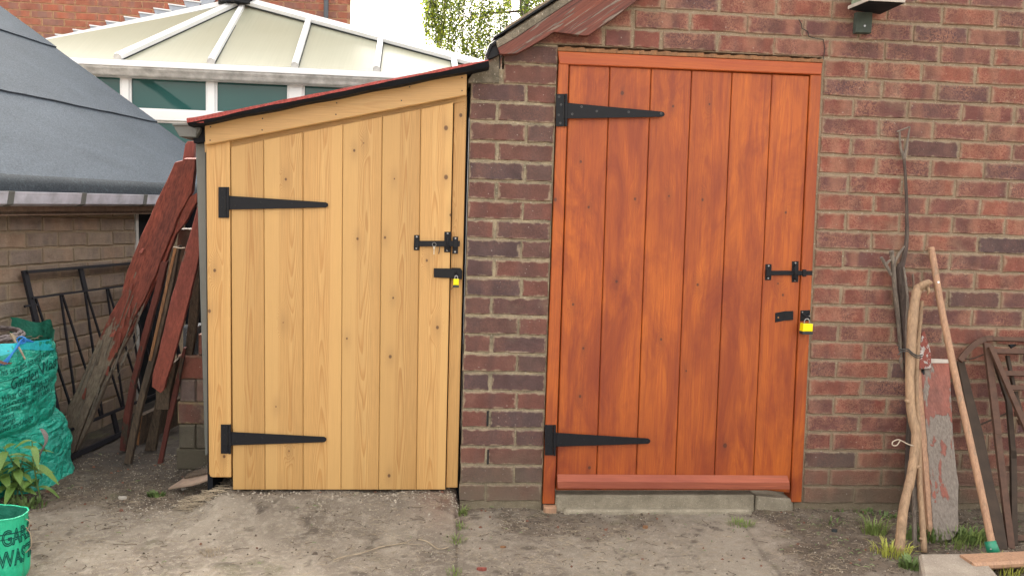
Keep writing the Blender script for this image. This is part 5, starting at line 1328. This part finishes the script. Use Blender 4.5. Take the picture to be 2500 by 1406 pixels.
# third sack at the very left, fourth in front
Yc_ = Wz(10, 1255).y+.16; xr_ = xy_at(17, Yc_)
sC = empty('garden_sack', (xr_-.2, Yc_, GZ), 'green sack cut off by the left edge, between slumped sack and open bag', 'sack', 'green garden waste sacks')
SCk = Sack((xr_-.205, Yc_, GZ), .19, .16, Wy(5, 1135, Yc_-.1).z-GZ, 8, bulge=.06, crease=.012, taper=.12)
SCk.body(M['sack'], sC, 100, 50, closed=True)
sack_text(SCk, sC, 'keep', -1.3, .20, .03, M['print'], .1); sack_text(SCk, sC, 'dry up', -1.25, .16, .03, M['print'], .1)
Yd = -.62; pr_ = Wy(76, 1300, Yd); rD = .16
zt = Wy(40, 1268, Yd-.05).z
sD = empty('garden_bag', (pr_.x-rD, Yd, GZ), 'upright open bright green bag with outlined capital letters, nearest the camera', 'sack', 'green garden waste sacks')
SD = Sack((pr_.x-rD*1.02-.012, Yd, GZ), rD*.98, rD*.42, zt-GZ, 12, bulge=.02, crease=.0045, taper=.0)
SD.body(M['sack2'], sD, 120, 60); SD.inner(M['sack_in'], sD, .5)
hD = SD.h
for dv, w in ((.045, .0016), (.060, .0012)):
    us = np.linspace(-3.1, 0.3, 70); G().tube([Vector(p) for p in SD.P(us, np.full(70, (hD-dv)/hD), .0012)], w, 5).build('seam', M['print'], sD)
us = np.linspace(-math.pi, math.pi, 90); G().tube([Vector(p) for p in SD.P(us, np.full(90, .999), .0)], .0028, 6).build('rim', M['sack2'], sD)
s_px = (Wy(100, 1300, Yd-.1)-Wy(0, 1300, Yd-.1)).x/100
zG = Wy(40, 1357, Yd-.12).z-GZ; zW = Wy(40, 1401, Yd-.12).z-GZ
def u_of(px):      # angle on the near side of the bag for a picture column
    x = Wy(px, 1330, Yd-.12).x-SD.c.x; q = max(-.999, min(.999, x/(rD*1.0))); return -math.acos(math.copysign(abs(q)**(1/.75), q))
sack_text(SD, sD, 'GARDEN', u_at(SD, 2, .8), zG, 42*s_px/.72, M['print'], 0.05, .0012, True, .75)
sack_text(SD, sD, 'WASTE', u_at(SD, -8, .6), zW-.01, 42*s_px/.72, M['print'], 0.05, .0012, True, .75)
g = G(); g.tube(catmull([surf_ for surf_ in [Vector(SD.P(np.array([-.02]), np.array([v]), o_)[0]) for v, o_ in ((.93, .002), (.90, .012), (.82, .010), (.76, .002))]], 5), .0016, 6)
g.tube(catmull([Vector(SD.P(np.array([-.03]), np.array([v]), o_)[0]) for v, o_ in ((.82, .003), (.7, .016), (.55, .018), (.45, .004))], 5), .0015, 6)
g.build('cord', M['stake_white'] if 0 else M['straw'], sD)

# ------------------------------------------------------------------ plants
def blade_leaf(L_, W_, droop, seed=0, n=6):
    vs = []; fs = []
    for i in range(n+1):
        f = i/n; w = W_*math.sin(math.pi*min(f*.92+.06, 1))**.8*.5; z = -droop*f*f*L_; x = L_*f*(1-.25*droop*f)
        vs += [(x, -w, z+.12*w), (x, 0, z-.10*w), (x, w, z+.12*w)]
    for i in range(n):
        for k in range(2): fs.append([3*i+k, 3*i+k+1, 3*i+k+4, 3*i+k+3])
    m_ = bpy.data.meshes.new('leaf'); m_.from_pydata(vs, [], fs); m_.materials.append(M['leaf']); m_.polygons.foreach_set('use_smooth', [True]*len(fs)); m_.update(); return m_
leafm = [blade_leaf(1, .33, d) for d in (.25, .5, .8, 1.1)]
def weed_stem(root, base, top, nl, size, seed, lean=.3):
    r = random.Random(seed); base = Vector(base); top = Vector(top); mid = (base+top)/2+Vector((r.uniform(-.02, .02), r.uniform(-.02, .02), 0))
    pts = catmull([base, mid, top], 8); g = G(); g.tube(pts, [.0042*(1-.6*i/len(pts)) for i in range(len(pts))], 6); g.build('stem', M['weed_stem'], root, smooth=True)
    for i in range(nl):
        f = .25+.75*i/(nl-1); p = pts[int(f*(len(pts)-1))]; a = i*2.4+r.uniform(-.4, .4); s = size*(.55+.45*math.sin(math.pi*min(1, f*.9+.1)))*r.uniform(.8, 1.15)
        o = bpy.data.objects.new('leaf', r.choice(leafm)); o.location = p-WL(root); o.scale = (s, s, s); o.rotation_euler = (r.uniform(-.3, .3), -r.uniform(.0, .6), a); link(o, root)
M['weed_stem'] = plain('weed_stem', (.10, .17, .05), .6)
p = Wz(98, 1222); wd = empty('tall_weed', p, 'tall leafy weed growing in front of the slumped green sack', 'plant')
weed_stem(wd, Wz(100, 1222), Wy(78, 1075, p.y-.05), 13, .095, 1)
weed_stem(wd, Wz(40, 1228), Wy(8, 1090, p.y-.03), 13, .11, 2); weed_stem(wd, Wz(36, 1226), Wy(36, 1120, p.y-.02), 11, .085, 3)
weed_stem(wd, Wz(60, 1226), Wy(58, 1110, p.y), 11, .08, 4); weed_stem(wd, Wz(20, 1226), Wy(-10, 1120, p.y-.02), 11, .10, 5)
def tuft(px, py, n, h_, spread, label, name='grass_tuft', cat='grass', mat='grass', seed=0, wd_=.0015, z=GZ, group=None):
    r = random.Random(seed*13+px); p = Wz(px, py, z); root = None; vs = []; fs = []
    for i in range(n):
        a = r.uniform(0, 2*math.pi); q = spread*math.sqrt(r.random()); b = p+Vector((q*math.cos(a)*1.6, q*math.sin(a), .0)); hh = h_*r.uniform(.4, 1.25); d = Vector((math.cos(a)+r.uniform(-.6, .6), math.sin(a)*.7+r.uniform(-.5, .5), 0))*hh*r.uniform(.2, .9)
        s = Vector((-d.y, d.x, 0)); s = (s.normalized() if s.length > 1e-6 else X_)*wd_
        k = len(vs); m1 = b+d*.35+Vector((0, 0, hh*.65)); tp_ = b+d+Vector((0, 0, hh*r.uniform(.75, 1.)))
        vs += [b-s, b+s, m1+s*.8, m1-s*.8, tp_]; fs += [[k, k+1, k+2, k+3], [k+3, k+2, k+4]]
    o = mesh(name, vs, fs, M[mat], None, loc=p); o['label'] = label; o['category'] = cat
    if group: o['group'] = group
    return o
M['weed_green'] = plain('low_weed', (.11, .17, .05), .55, 0., .4, 30.); M['grass_yellow'] = plain('yellow_grass', (.36, .38, .07), .55, 0., .3, 30.)
tuft(384, 1211, 60, .022, .022, 'small green weed in the yard in front of the shed corner', 'weed', 'weed', 'weed_green', 1, .004)
tuft(1124, 1256, 70, .03, .022, 'small tuft of grass at the foot of the brick pier', seed=2)
tuft(1118, 1290, 45, .022, .025, 'sparse grass in the crack just below the pier tuft', seed=3)
tuft(1112, 1322, 50, .024, .025, 'lowest grass tuft of the slab crack below the pier', seed=4)
tuft(1810, 1282, 110, .025, .035, 'low grass clump beside the slab edge right of the orange door', seed=5)
tuft(1920, 1230, 20, .02, .01, 'tiny weed under the right foot of the orange door frame', 'weed', 'weed', 'weed_green', 6, .004)
tuft(2135, 1303, 90, .065, .03, 'bright grass tuft left of the branch bundle', seed=7, wd_=.0022)
tuft(2175, 1355, 140, .05, .045, 'yellow green grass clump at the foot of the peeled branch', mat='grass_yellow', seed=8, wd_=.002)
tuft(2225, 1385, 90, .035, .03, 'weeds along the left side of the concrete slab', 'weed', 'weed', 'weed_green', 9, .004)
tuft(2330, 1325, 130, .07, .07, 'long grass between the grey post and the broom', seed=10, wd_=.0018)
tuft(2370, 1320, 60, .045, .04, 'broad weed leaves left of the broom socket', 'weed', 'weed', 'weed_green', 11, .006)
tuft(2450, 1396, 110, .05, .05, 'grass in front of the broom head at the right edge', mat='grass_yellow', seed=12)
tuft(2490, 1240, 50, .10, .03, 'grass beyond the metal frame at the right edge', seed=13)
tuft(2255, 1312, 70, .05, .05, 'weeds behind the feet of the branches', 'weed', 'weed', 'weed_green', 14, .005)
for q_, (x_, y_, n_) in enumerate(((1985, 1240, 22), (2052, 1246, 26), (2110, 1252, 30), (2160, 1262, 34), (2030, 1275, 16))):
    tuft(x_, y_, n_, .022, .03, ('small weed at the wall foot just right of the orange door', 'small weed in the angle of wall and soil, second from the orange door', 'small weed in the angle of wall and soil, third from the orange door', 'small weed at the wall foot nearest the branch bundle', 'tiny weed in the open soil above the dark curled lump')[q_], 'weed', 'weed', 'weed_green', 30+q_, .003)
tuft(520, 1350, 60, .014, .03, 'thin grass on the concrete below the pine door', mat='straw', seed=15)
tuft(60, 1236, 120, .03, .05, 'low ferny weed at the foot of the tall weed', 'weed', 'weed', 'weed_green', 16, .004)
tuft(1110, 1400, 30, .02, .02, 'thin grass at the lower end of the slab crack', seed=17)

# ------------------------------------------------------------------ right-hand bundle
def _u(): pass
def stick(name, path, Yt, rad, mat, label, cat='branch', group='sticks leaning on the brick wall', n=9, Yb=None, wob=.08, knots_=0, root=None, seed=0):
    ln = Lean(path[0], Yt, path[-1], Yb); r = random.Random(seed)
    pts = catmull([ln(x, y) for x, y in path], 5); m_ = len(pts)
    if not isinstance(rad, (list, tuple)): rad = [rad, rad]
    rs = [float(np.interp(i/(m_-1), np.linspace(0, 1, len(rad)), rad))*(1+r.uniform(-.05, .05)) for i in range(m_)]
    g = G(); g.tube(pts, rs, n, wob=wob)
    for i in range(knots_):
        k = r.randrange(3, m_-2); d = Vector((r.choice((-1, 1)), -.3, .6)).normalized(); g.tube([pts[k], pts[k]+d*rs[k]*1.9], [rs[k]*.6, rs[k]*.35], 6)
    if root is None: root = empty(name, pts[-1], label, cat, group)
    g.build('stem', mat, root, smooth=True); return root, ln, pts
px_r = lambda w: w/2/600.
r1, l1, p1 = stick('branch', [(2207, 385), (2211, 440), (2214, 520), (2213, 590), (2204, 640), (2198, 660), (2204, 740), (2212, 820), (2222, 960), (2218, 1100), (2214, 1250)], -.02, [.0055, .006, .007, .010, .016, .016, .013, .012, .012], M['bark_dark'], 'tallest dark branch of the bundle with a forked tip', knots_=3, seed=1)
for pth, r_ in (([(2207, 388), (2198, 360), (2196, 322)], [.007, .005, .004]), ([(2207, 388), (2214, 352), (2221, 312)], [.007, .005, .003]), ([(2190, 322), (2222, 310)], [.003, .003])):
    g = G(); g.tube([l1(x, y) for x, y in pth], r_, 7); g.build('twig', M['bark'], r1)
r2, l2, p2 = stick('branch', [(2176, 612), (2180, 640), (2184, 700), (2190, 750), (2196, 820), (2200, 880), (2202, 960), (2206, 1060), (2205, 1150), (2199, 1230)], -.05, [.009, .009, .0085, .009, .0095], M['bark'], 'grey knobbly branch with antler forks at its head, left of the bundle', knots_=7, seed=2)
for pth, r_ in (([(2176, 672), (2164, 650), (2151, 628)], [.006, .007, .006]), ([(2163, 645), (2172, 636), (2181, 634)], [.006, .005, .005]), ([(2183, 640), (2195, 620), (2208, 601)], [.007, .006, .003])):
    g = G(); g.tube([l2(x, y) for x, y in pth], r_, 7); g.build('twig', M['bark'], r2)
g = G(); c_ = [(2199, 872), (2203, 960), (2207, 1060), (2204, 1150)]; g.tube(catmull([l2(x, y, .003) for x, y in c_], 4), .0095, 8); g.build('stripped_part', M['bark_red'], r2, smooth=True)
stick('branch', [(2206, 652), (2212, 690), (2216, 740), (2214, 820), (2222, 950), (2229, 1080), (2232, 1200), (2233, 1340)], -.03, [.004, .006, .007, .009], M['bark'], 'slim grey brown branch right behind the peeled one', knots_=3, seed=3)
stick('branch', [(2228, 668), (2231, 700), (2226, 760), (2222, 830)], -.025, [.004, .005, .004], M['bark_red'], 'short reddish twig poking out above the peeled branch', Yb=-.06, seed=33)
r4, l4, p4 = stick('branch', [(2264, 692), (2248, 700), (2238, 712), (2230, 760), (2225, 830), (2221, 920), (2224, 1000), (2236, 1060), (2232, 1110), (2222, 1170), (2206, 1240), (2195, 1352)], -.09, [.013, .017, .018, .0185, .0165, .0165, .016, .017, .0165, .018], M['peeled'], 'thick peeled pale branch with a hooked head and a kinked foot', knots_=2, seed=4, wob=.05)
g = G(); g.tube([l4(2238, 712), l4(2252, 695, .01), l4(2268, 689, .012), l4(2276, 690, .01)], [.014, .014, .013, .004], 8); g.tube([l4(2262, 700), l4(2268, 712), l4(2264, 720)], [.012, .006, .002], 6); g.build('hooked_head', M['peeled'], r4, smooth=True)
stick('branch', [(2251, 735), (2246, 790), (2240, 860), (2237, 960), (2243, 1060), (2245, 1180), (2251, 1260), (2256, 1348)], -.07, [.006, .008, .009, .010, .011], M['peeled2'] if 'peeled2' in M else M['peeled'], 'split pale stick close to the right of the hooked branch', seed=5, knots_=2)
stick('branch', [(2247, 920), (2250, 1050), (2252, 1150), (2262, 1290)], -.05, [.007, .009, .011], M['bark'], 'grey stick beside the post, hidden above its middle', seed=6)
# ties
g = G(); q = [(2193, 850), (2205, 853), (2216, 852), (2228, 862), (2240, 868), (2252, 866)]; g.tube(catmull([l4(x, y, .026) for x, y in q], 4), .0028, 6); g.tube(catmull([l4(x, y+5, .024) for x, y in q], 4), .0022, 6); g.tube([l4(2196, 846, .03), l4(2190, 842, .04)], .002, 5); g.tube([l4(2200, 858, .03), l4(2192, 866, .04)], .002, 5)
o = g.build('wire_tie', M['twine_dark']); o['label'] = 'dark wire twisted round the upper part of the bundle'; o['category'] = 'wire'
g = G(); g.tube(catmull([l4(x, y, .030) for x, y in ((2230, 1088), (2215, 1083), (2200, 1075), (2190, 1073), (2179, 1079), (2180, 1087), (2190, 1086), (2198, 1074))], 5), .0022, 6)
o = g.build('string_tie', M['twine']); o['label'] = 'pale string with a loose loop tied low round the bundle'; o['category'] = 'string'
# post
lp = Lean((2280, 878), -.035, (2306, 1322))
post = board('leaning_post', lp, [(2249, 880), (2318, 882), (2322, 960), (2328, 1060), (2333, 1120), (2341, 1180), (2340, 1295), (2325, 1316), (2284, 1322), (2279, 1290), (2270, 1150), (2258, 1000)], .05, M['post_red'], 'square grey post with worn red paint beside the broom handle', None, .0, 'post', 21, rough_=.8)
g = G(); g.prism([lp(2247, 874, .002), lp(2316, 877, .002), lp(2316, 886, .002), lp(2248, 886, .002)], -lp.N*.055); g.build('top_edge', M['pale_edge'], post)
g = G(); g.prism([lp(2237, 900, -.004), lp(2251, 884, -.004), lp(2270, 1120, -.004), lp(2282, 1316, -.004), (lp(2268, 1300, -.004))], -lp.N*.04); finish_normals(g.build('side_lath', M['handle_wood'], post))
g = G(); g.bar(lp(2256, 1000, .004), lp(2276, 1316, .004), .006, .004, lp.N); g.build('shadow_strip', M['twine_dark'], post) if 0 else None
lw = Lean((2264, 815), -.02, (2275, 1310))
board('stake', lw, [(2251, 812), (2258, 808), (2266, 832), (2273, 862), (2275, 900), (2246, 900), (2246, 850)], .02, M['stake_white'], 'pointed stake with flaking white paint above the post', None, 0., 'stake', 22, rough_=1.)
stick('stake', [(2252, 900), (2258, 1000), (2266, 1150), (2274, 1305)], -.045, [.008, .010], M['slate_black'], 'thin black strip in the gap between post and sticks', 'stake', None, 6, seed=9, wob=0.)  # black strip filling the gap beside the post
# broom
br = empty('broom', Wz(2430, 1350), 'wooden broom standing head down with green plastic socket', 'broom')
lb = Lean((2272, 604), -.022, (2424, 1350), None, GZ+.04)
pts = [lb(x, y) for x, y in ((2273, 605), (2281, 650), (2295, 735), (2312, 820), (2335, 930), (2362, 1050), (2392, 1185), (2414, 1290), (2423, 1335))]
g = G(); g.tube(catmull(pts, 4), [.0115, .0125, .0135], 10) if 0 else g.tube(catmull(pts, 4), .0125, 10, wob=.03); g.build('handle', M['handle_wood'], br, smooth=True)
g = G(); g.disc(lb(2291, 689, .0125), .0045, (0, -1, .2), .001); g.build('paint_spot', M['upvc'], br)
g = G(); a, b, c_ = lb(2417, 1320), lb(2427, 1352), lb(2432, 1368); g.tube([a, b], [.0185, .0215], 12); g.tube([b, c_], [.0215, .034], 12); g.disc(lb(2419, 1340, .022), .003, (0, -1, .2), .001, mi=1)
g.build('socket', [M['green_plastic'], M['screw']], br, smooth=True)
hb = Wz(2430, 1366, GZ+.045); g = G(); z0 = GZ+.022
e0, e1 = Wz(2362, 1366, z0+.03), Wz(2560, 1356, z0+.03)
d_ = (e1-e0); pr_ = Vector((0, -.032, 0))
g.prism([e0+Vector((0, -.035, -.024)), e1+Vector((0, -.035, -.024)), e1+Vector((0, -.035, .002)), e0+Vector((0, -.035, .002))], (0, .075, 0), 0, .008); g.build('broom_head', M['handle_wood'], br)
g = G(); rr = random.Random(2)
for i in range(260):
    f = rr.random(); b = e0+d_*f+Vector((0, rr.uniform(-.028, .034), -.022)); g.tube([b, b+Vector((rr.uniform(-.01, .01), rr.uniform(-.01, .01), -.03))], .0009, 3, cap=False)
g.build('bristles', M['twig'], br)
# concrete block lying at bottom right
cb = Wz(2245, 1352, GZ+.03)
q0, q1 = Wz(2243, 1350, GZ+.045), Wz(2392, 1349, GZ+.045); q2, q3 = Wz(2470, 1440, GZ+.045), Wz(2262, 1445, GZ+.045)
g = G(); g.prism([q3, q2, q1, q0], (0, 0, -.06), 0, .008); o = finish_normals(g.build('concrete_slab', M['concrete_pale'])); o['label'] = 'rough concrete slab lying at the lower right corner'; o['category'] = 'slab'
# brown metal garden frame
lf = Lean((2420, 830), -.03, (2480, 1335))
fr = empty('metal_frame', lf.P1, 'folded brown metal garden chair frame leaning on the wall', 'chair')
def fbar(name, a, b, w, mat='rust_brown', off=0., t_=.012): g = G(); g.bar(lf(*a, off), lf(*b, off), w, t_, lf.N); g.build(name, M[mat], fr)
g = G(); pp = [(2343, 880), (2352, 868), (2368, 850), (2385, 836), (2405, 827), (2425, 825)]
for a, b in zip(pp[:-1], pp[1:]): g.bar(lf(*a), lf(*b), .022, .01, lf.N)
g.build('curved_arm', M['rust_brown'], fr)
fbar('rail', (2422, 827), (2620, 832), .017); fbar('leg', (2409, 838), (2436, 1060), .028, off=.012); fbar('leg', (2434, 1055), (2468, 1338), .026, off=.010)
fbar('leg', (2418, 846), (2520, 1080), .022, off=.03); fbar('leg', (2428, 880), (2462, 985), .014, 'rust_dark', -.03); fbar('leg', (2462, 980), (2474, 1120), .020, 'rust_dark', -.02); fbar('leg', (2473, 1100), (2476, 1330), .022, 'rust_dark', -.02)
for (xa, y) in ((2428, 857), (2448, 911), (2466, 946), (2478, 1010), (2486, 1030)): fbar('slat', (xa, y), (2620, y+3), .020, off=-.008)
for (xa, y) in ((2474, 1100), (2452, 1143), (2478, 1207), (2478, 1312)): fbar('slat', (xa, y), (2620, y), .020, off=-.035)
fbar('brace', (2392, 1037), (2470, 1003), .006, 'rust_dark', -.03, .006)
g = G(); g.tube(catmull([lf(2350, 874, -.01), lf(2370, 876, -.01), (lf(2405, 864, -.01))], 4), .003, 6); g.build('wire_stay', M['rust_dark'], fr)
g = G(); cc = lf(2530, 870, -.045); g.tube([lf(x, y, -.045) for x, y in ((2462, 846), (2480, 836), (2500, 829), (2530, 826))], .012, 8); g.build('dark_back', M['slate_black'], fr)
for (a, b) in (((2459, 868), (2474, 940)), ((2478, 955), (2496, 1020))): fbar('strut', a, b, .012, 'rust_dark', -.03)
ls = Lean((2352, 880), -.03, (2440, 1345))
board('dark_stake', ls, [(2338, 882), (2355, 880), (2375, 960), (2402, 1060), (2425, 1170), (2450, 1270), (2462, 1340), (2436, 1345), (2412, 1230), (2385, 1110), (2362, 1000)], .025, M['rust_dark'], 'dark brown stake between the broom handle and the chair frame', None, .0, 'stake', 41, rough_=.5)

# ------------------------------------------------------------------ litter
r = np.random.RandomState(11)
def gh(x, y): return ground_h(np.asarray(x), np.asarray(y))
def scatter(name, n, fn, mat, label, cat, xr=(-2.0, 2.3), yr=(-.8, .7), dens=None, smooth=False):
    vs = []; fs = []
    xs = r.uniform(*xr, n*3); ys = r.uniform(*yr, n*3)
    d = np.ones(n*3) if dens is None else dens(xs, ys)
    k = r.rand(n*3) < d; xs, ys = xs[k][:n], ys[k][:n]; zs = gh(xs, ys)
    for x, y, z in zip(xs, ys, zs):
        v, f = fn(x, y, z); b = len(vs); vs += v; fs += [[i+b for i in q] for q in f]
    o = mesh(name, vs, fs, mat, None, smooth=smooth, kind='stuff', label=label, category=cat); return o
def chip(x, y, z, s0=.0011, s1=.0032):
    s = r.uniform(s0, s1); 
    if r.rand() < .012: s *= 2.
    a = r.uniform(0, 6.28); q = [(math.cos(a+k*1.57+r.uniform(-.4, .4))*s*r.uniform(.7, 1.3), math.sin(a+k*1.57)*s*r.uniform(.6, 1.2)) for k in range(4)]
    hh = s*r.uniform(.3, .9)
    v = [(x+p, y+t_, z-.001) for p, t_ in q]+[(x+p*.5, y+t_*.5, z+hh) for p, t_ in q]
    return v, [[0, 1, 5, 4], [1, 2, 6, 5], [2, 3, 7, 6], [3, 0, 4, 7], [4, 5, 6, 7]]
dn = lambda X, Y: .35+.65*np.clip(fbm(X*4, Y*4, o=3, s=88)*3+.4, 0, 1)
scatter('gravel', 13000, chip, M['chip'], 'pale stone chips strewn over the concrete yard', 'gravel', dens=dn)
scatter('grit', 9000, lambda x, y, z: chip(x, y, z, .002, .0055), M['soilbit'], 'dark crumbs of soil on the yard', 'soil', dens=lambda X, Y: .08+.9*soil_m(X, Y))
scatter('leaf_litter', 260, lambda x, y, z: chip(x, y, z, .004, .009), M['debris'], 'brown scraps of dead leaf on the yard', 'leaves', dens=lambda X, Y: .25+.7*soil_m(X, Y))
near_door = lambda X, Y: np.clip(1-np.abs(Y+.02)/.12, 0, 1)*(X < 0)*(X > -1.3)
scatter('grit', 420, lambda x, y, z: chip(x, y, z, .002, .006), M['chip'], 'pale grit gathered under the pine door', 'gravel', xr=(-1.3, .05), yr=(-.16, .12), dens=near_door)
def straw(x, y, z, L0=.008, L1=.035, w=.00055):
    a = r.uniform(0, 6.28) if r.rand() < .5 else r.normal(0, .5); L_ = r.uniform(L0, L1); d = np.array([math.cos(a), math.sin(a)]); nn_ = np.array([-d[1], d[0]])*w; b = r.uniform(-.3, .3)*L_
    p = [np.array([x, y])+d*L_*(t_-.5)+np.array([-d[1], d[0]])*b*(4*t_*(1-t_)) for t_ in (0, .5, 1)]
    hz = [z+.001, z+.002+r.uniform(0, .004), z+.001]; v = []
    for q, h_ in zip(p, hz): v += [(q[0]-nn_[0], q[1]-nn_[1], h_), (q[0]+nn_[0], q[1]+nn_[1], h_), (q[0], q[1], h_+w*1.4)]
    f = []
    for i in range(2):
        for k in range(3): f.append([3*i+k, 3*i+(k+1) % 3, 3*i+3+(k+1) % 3, 3*i+3+k])
    return v, f
scatter('straw_litter', 9000, straw, M['straw'], 'dry straw and stalks scattered over the yard', 'straw', dens=lambda X, Y: dn(X, Y)*np.where((Y > .12) & (X < -.9), .22, 1.))
scatter('twig_litter', 700, lambda x, y, z: straw(x, y, z, .01, .05, .0011), M['twig'], 'thin dark twigs scattered over the yard', 'twigs', dens=dn)
scatter('weed_litter', 900, lambda x, y, z: straw(x, y, z+.004, .006, .02, .0012), M['weed_green'], 'scraps of green weed in the bare soil', 'weeds', dens=lambda X, Y: .04+.6*soil_m(X, Y)*(X > 1.3))
# heap of straw by the shed corner
scatter('straw_heap', 110, lambda x, y, z: straw(x, y, z+r.uniform(0, .02), .03, .09, .0012), M['straw'], 'dry grass heaped at the foot of the shed corner', 'straw', xr=(Wz(480, 1200).x, Wz(575, 1200).x), yr=(-.05, .09))
# dirt bank below the shed corner
dx0, dx1 = Wz(430, 1190).x, Wz(560, 1200).x
# single stalk lying across the slab
a = [Wz(x, y, GZ+.006) for x, y in ((815, 1366), (838, 1358), (880, 1350), (930, 1334), (985, 1325), (1010, 1316), (1040, 1320), (1070, 1339), (1095, 1335))]
g = G(); g.tube(catmull(a, 4), .0022, 6); g.tube([a[1], a[1]+Vector((-.01, -.03, 0)), a[1]+Vector((-.03, -.04, 0))], .001, 4); g.tube([a[4], a[4]+Vector((.03, -.02, .004)), a[4]+Vector((.06, -.01, 0))], .001, 4)
o = g.build('dry_stalk', M['straw']); o['label'] = 'long bent dry stalk lying on the yard in front of the pine door'; o['category'] = 'stalk'
def chipthing(px, py, w, h_, mat, label, name, cat):
    p = Wz(px, py); s = .0016; g = G(); q = [(p.x+w*math.cos(a)*(1+.2*math.sin(a*3)), p.y+h_*math.sin(a), GZ+.009) for a in np.linspace(.3, 6.0, 7)]; g.prism(q, (0, 0, -.016)); o = finish_normals(g.build(name, mat)); o['label'] = label; o['category'] = cat
chipthing(298, 1217, .016, .008, M['pale_edge'], 'pale flat stone in the yard left of the green weed', 'stone', 'stone')
chipthing(448, 1196, .010, .006, M['pale_edge'], 'small white stone in front of the broken brown sheets', 'stone', 'stone')
chipthing(2037, 1297, .012, .008, M['rubber'], 'dark curled lump on the soil right of the orange door', 'lump', 'lump')
chipthing(1175, 1391, .016, .005, M['red_board'], 'dark red paint flake at the bottom edge below the pier', 'paint_flake', 'flake')
chipthing(1228, 1338, .010, .004, M['sawn_orange'], 'orange wood chip below the pier', 'wood_chip', 'chip')
chipthing(1575, 1288, .010, .005, M['sawn_orange'], 'orange brown chip on the slab before the orange door', 'wood_chip', 'chip')
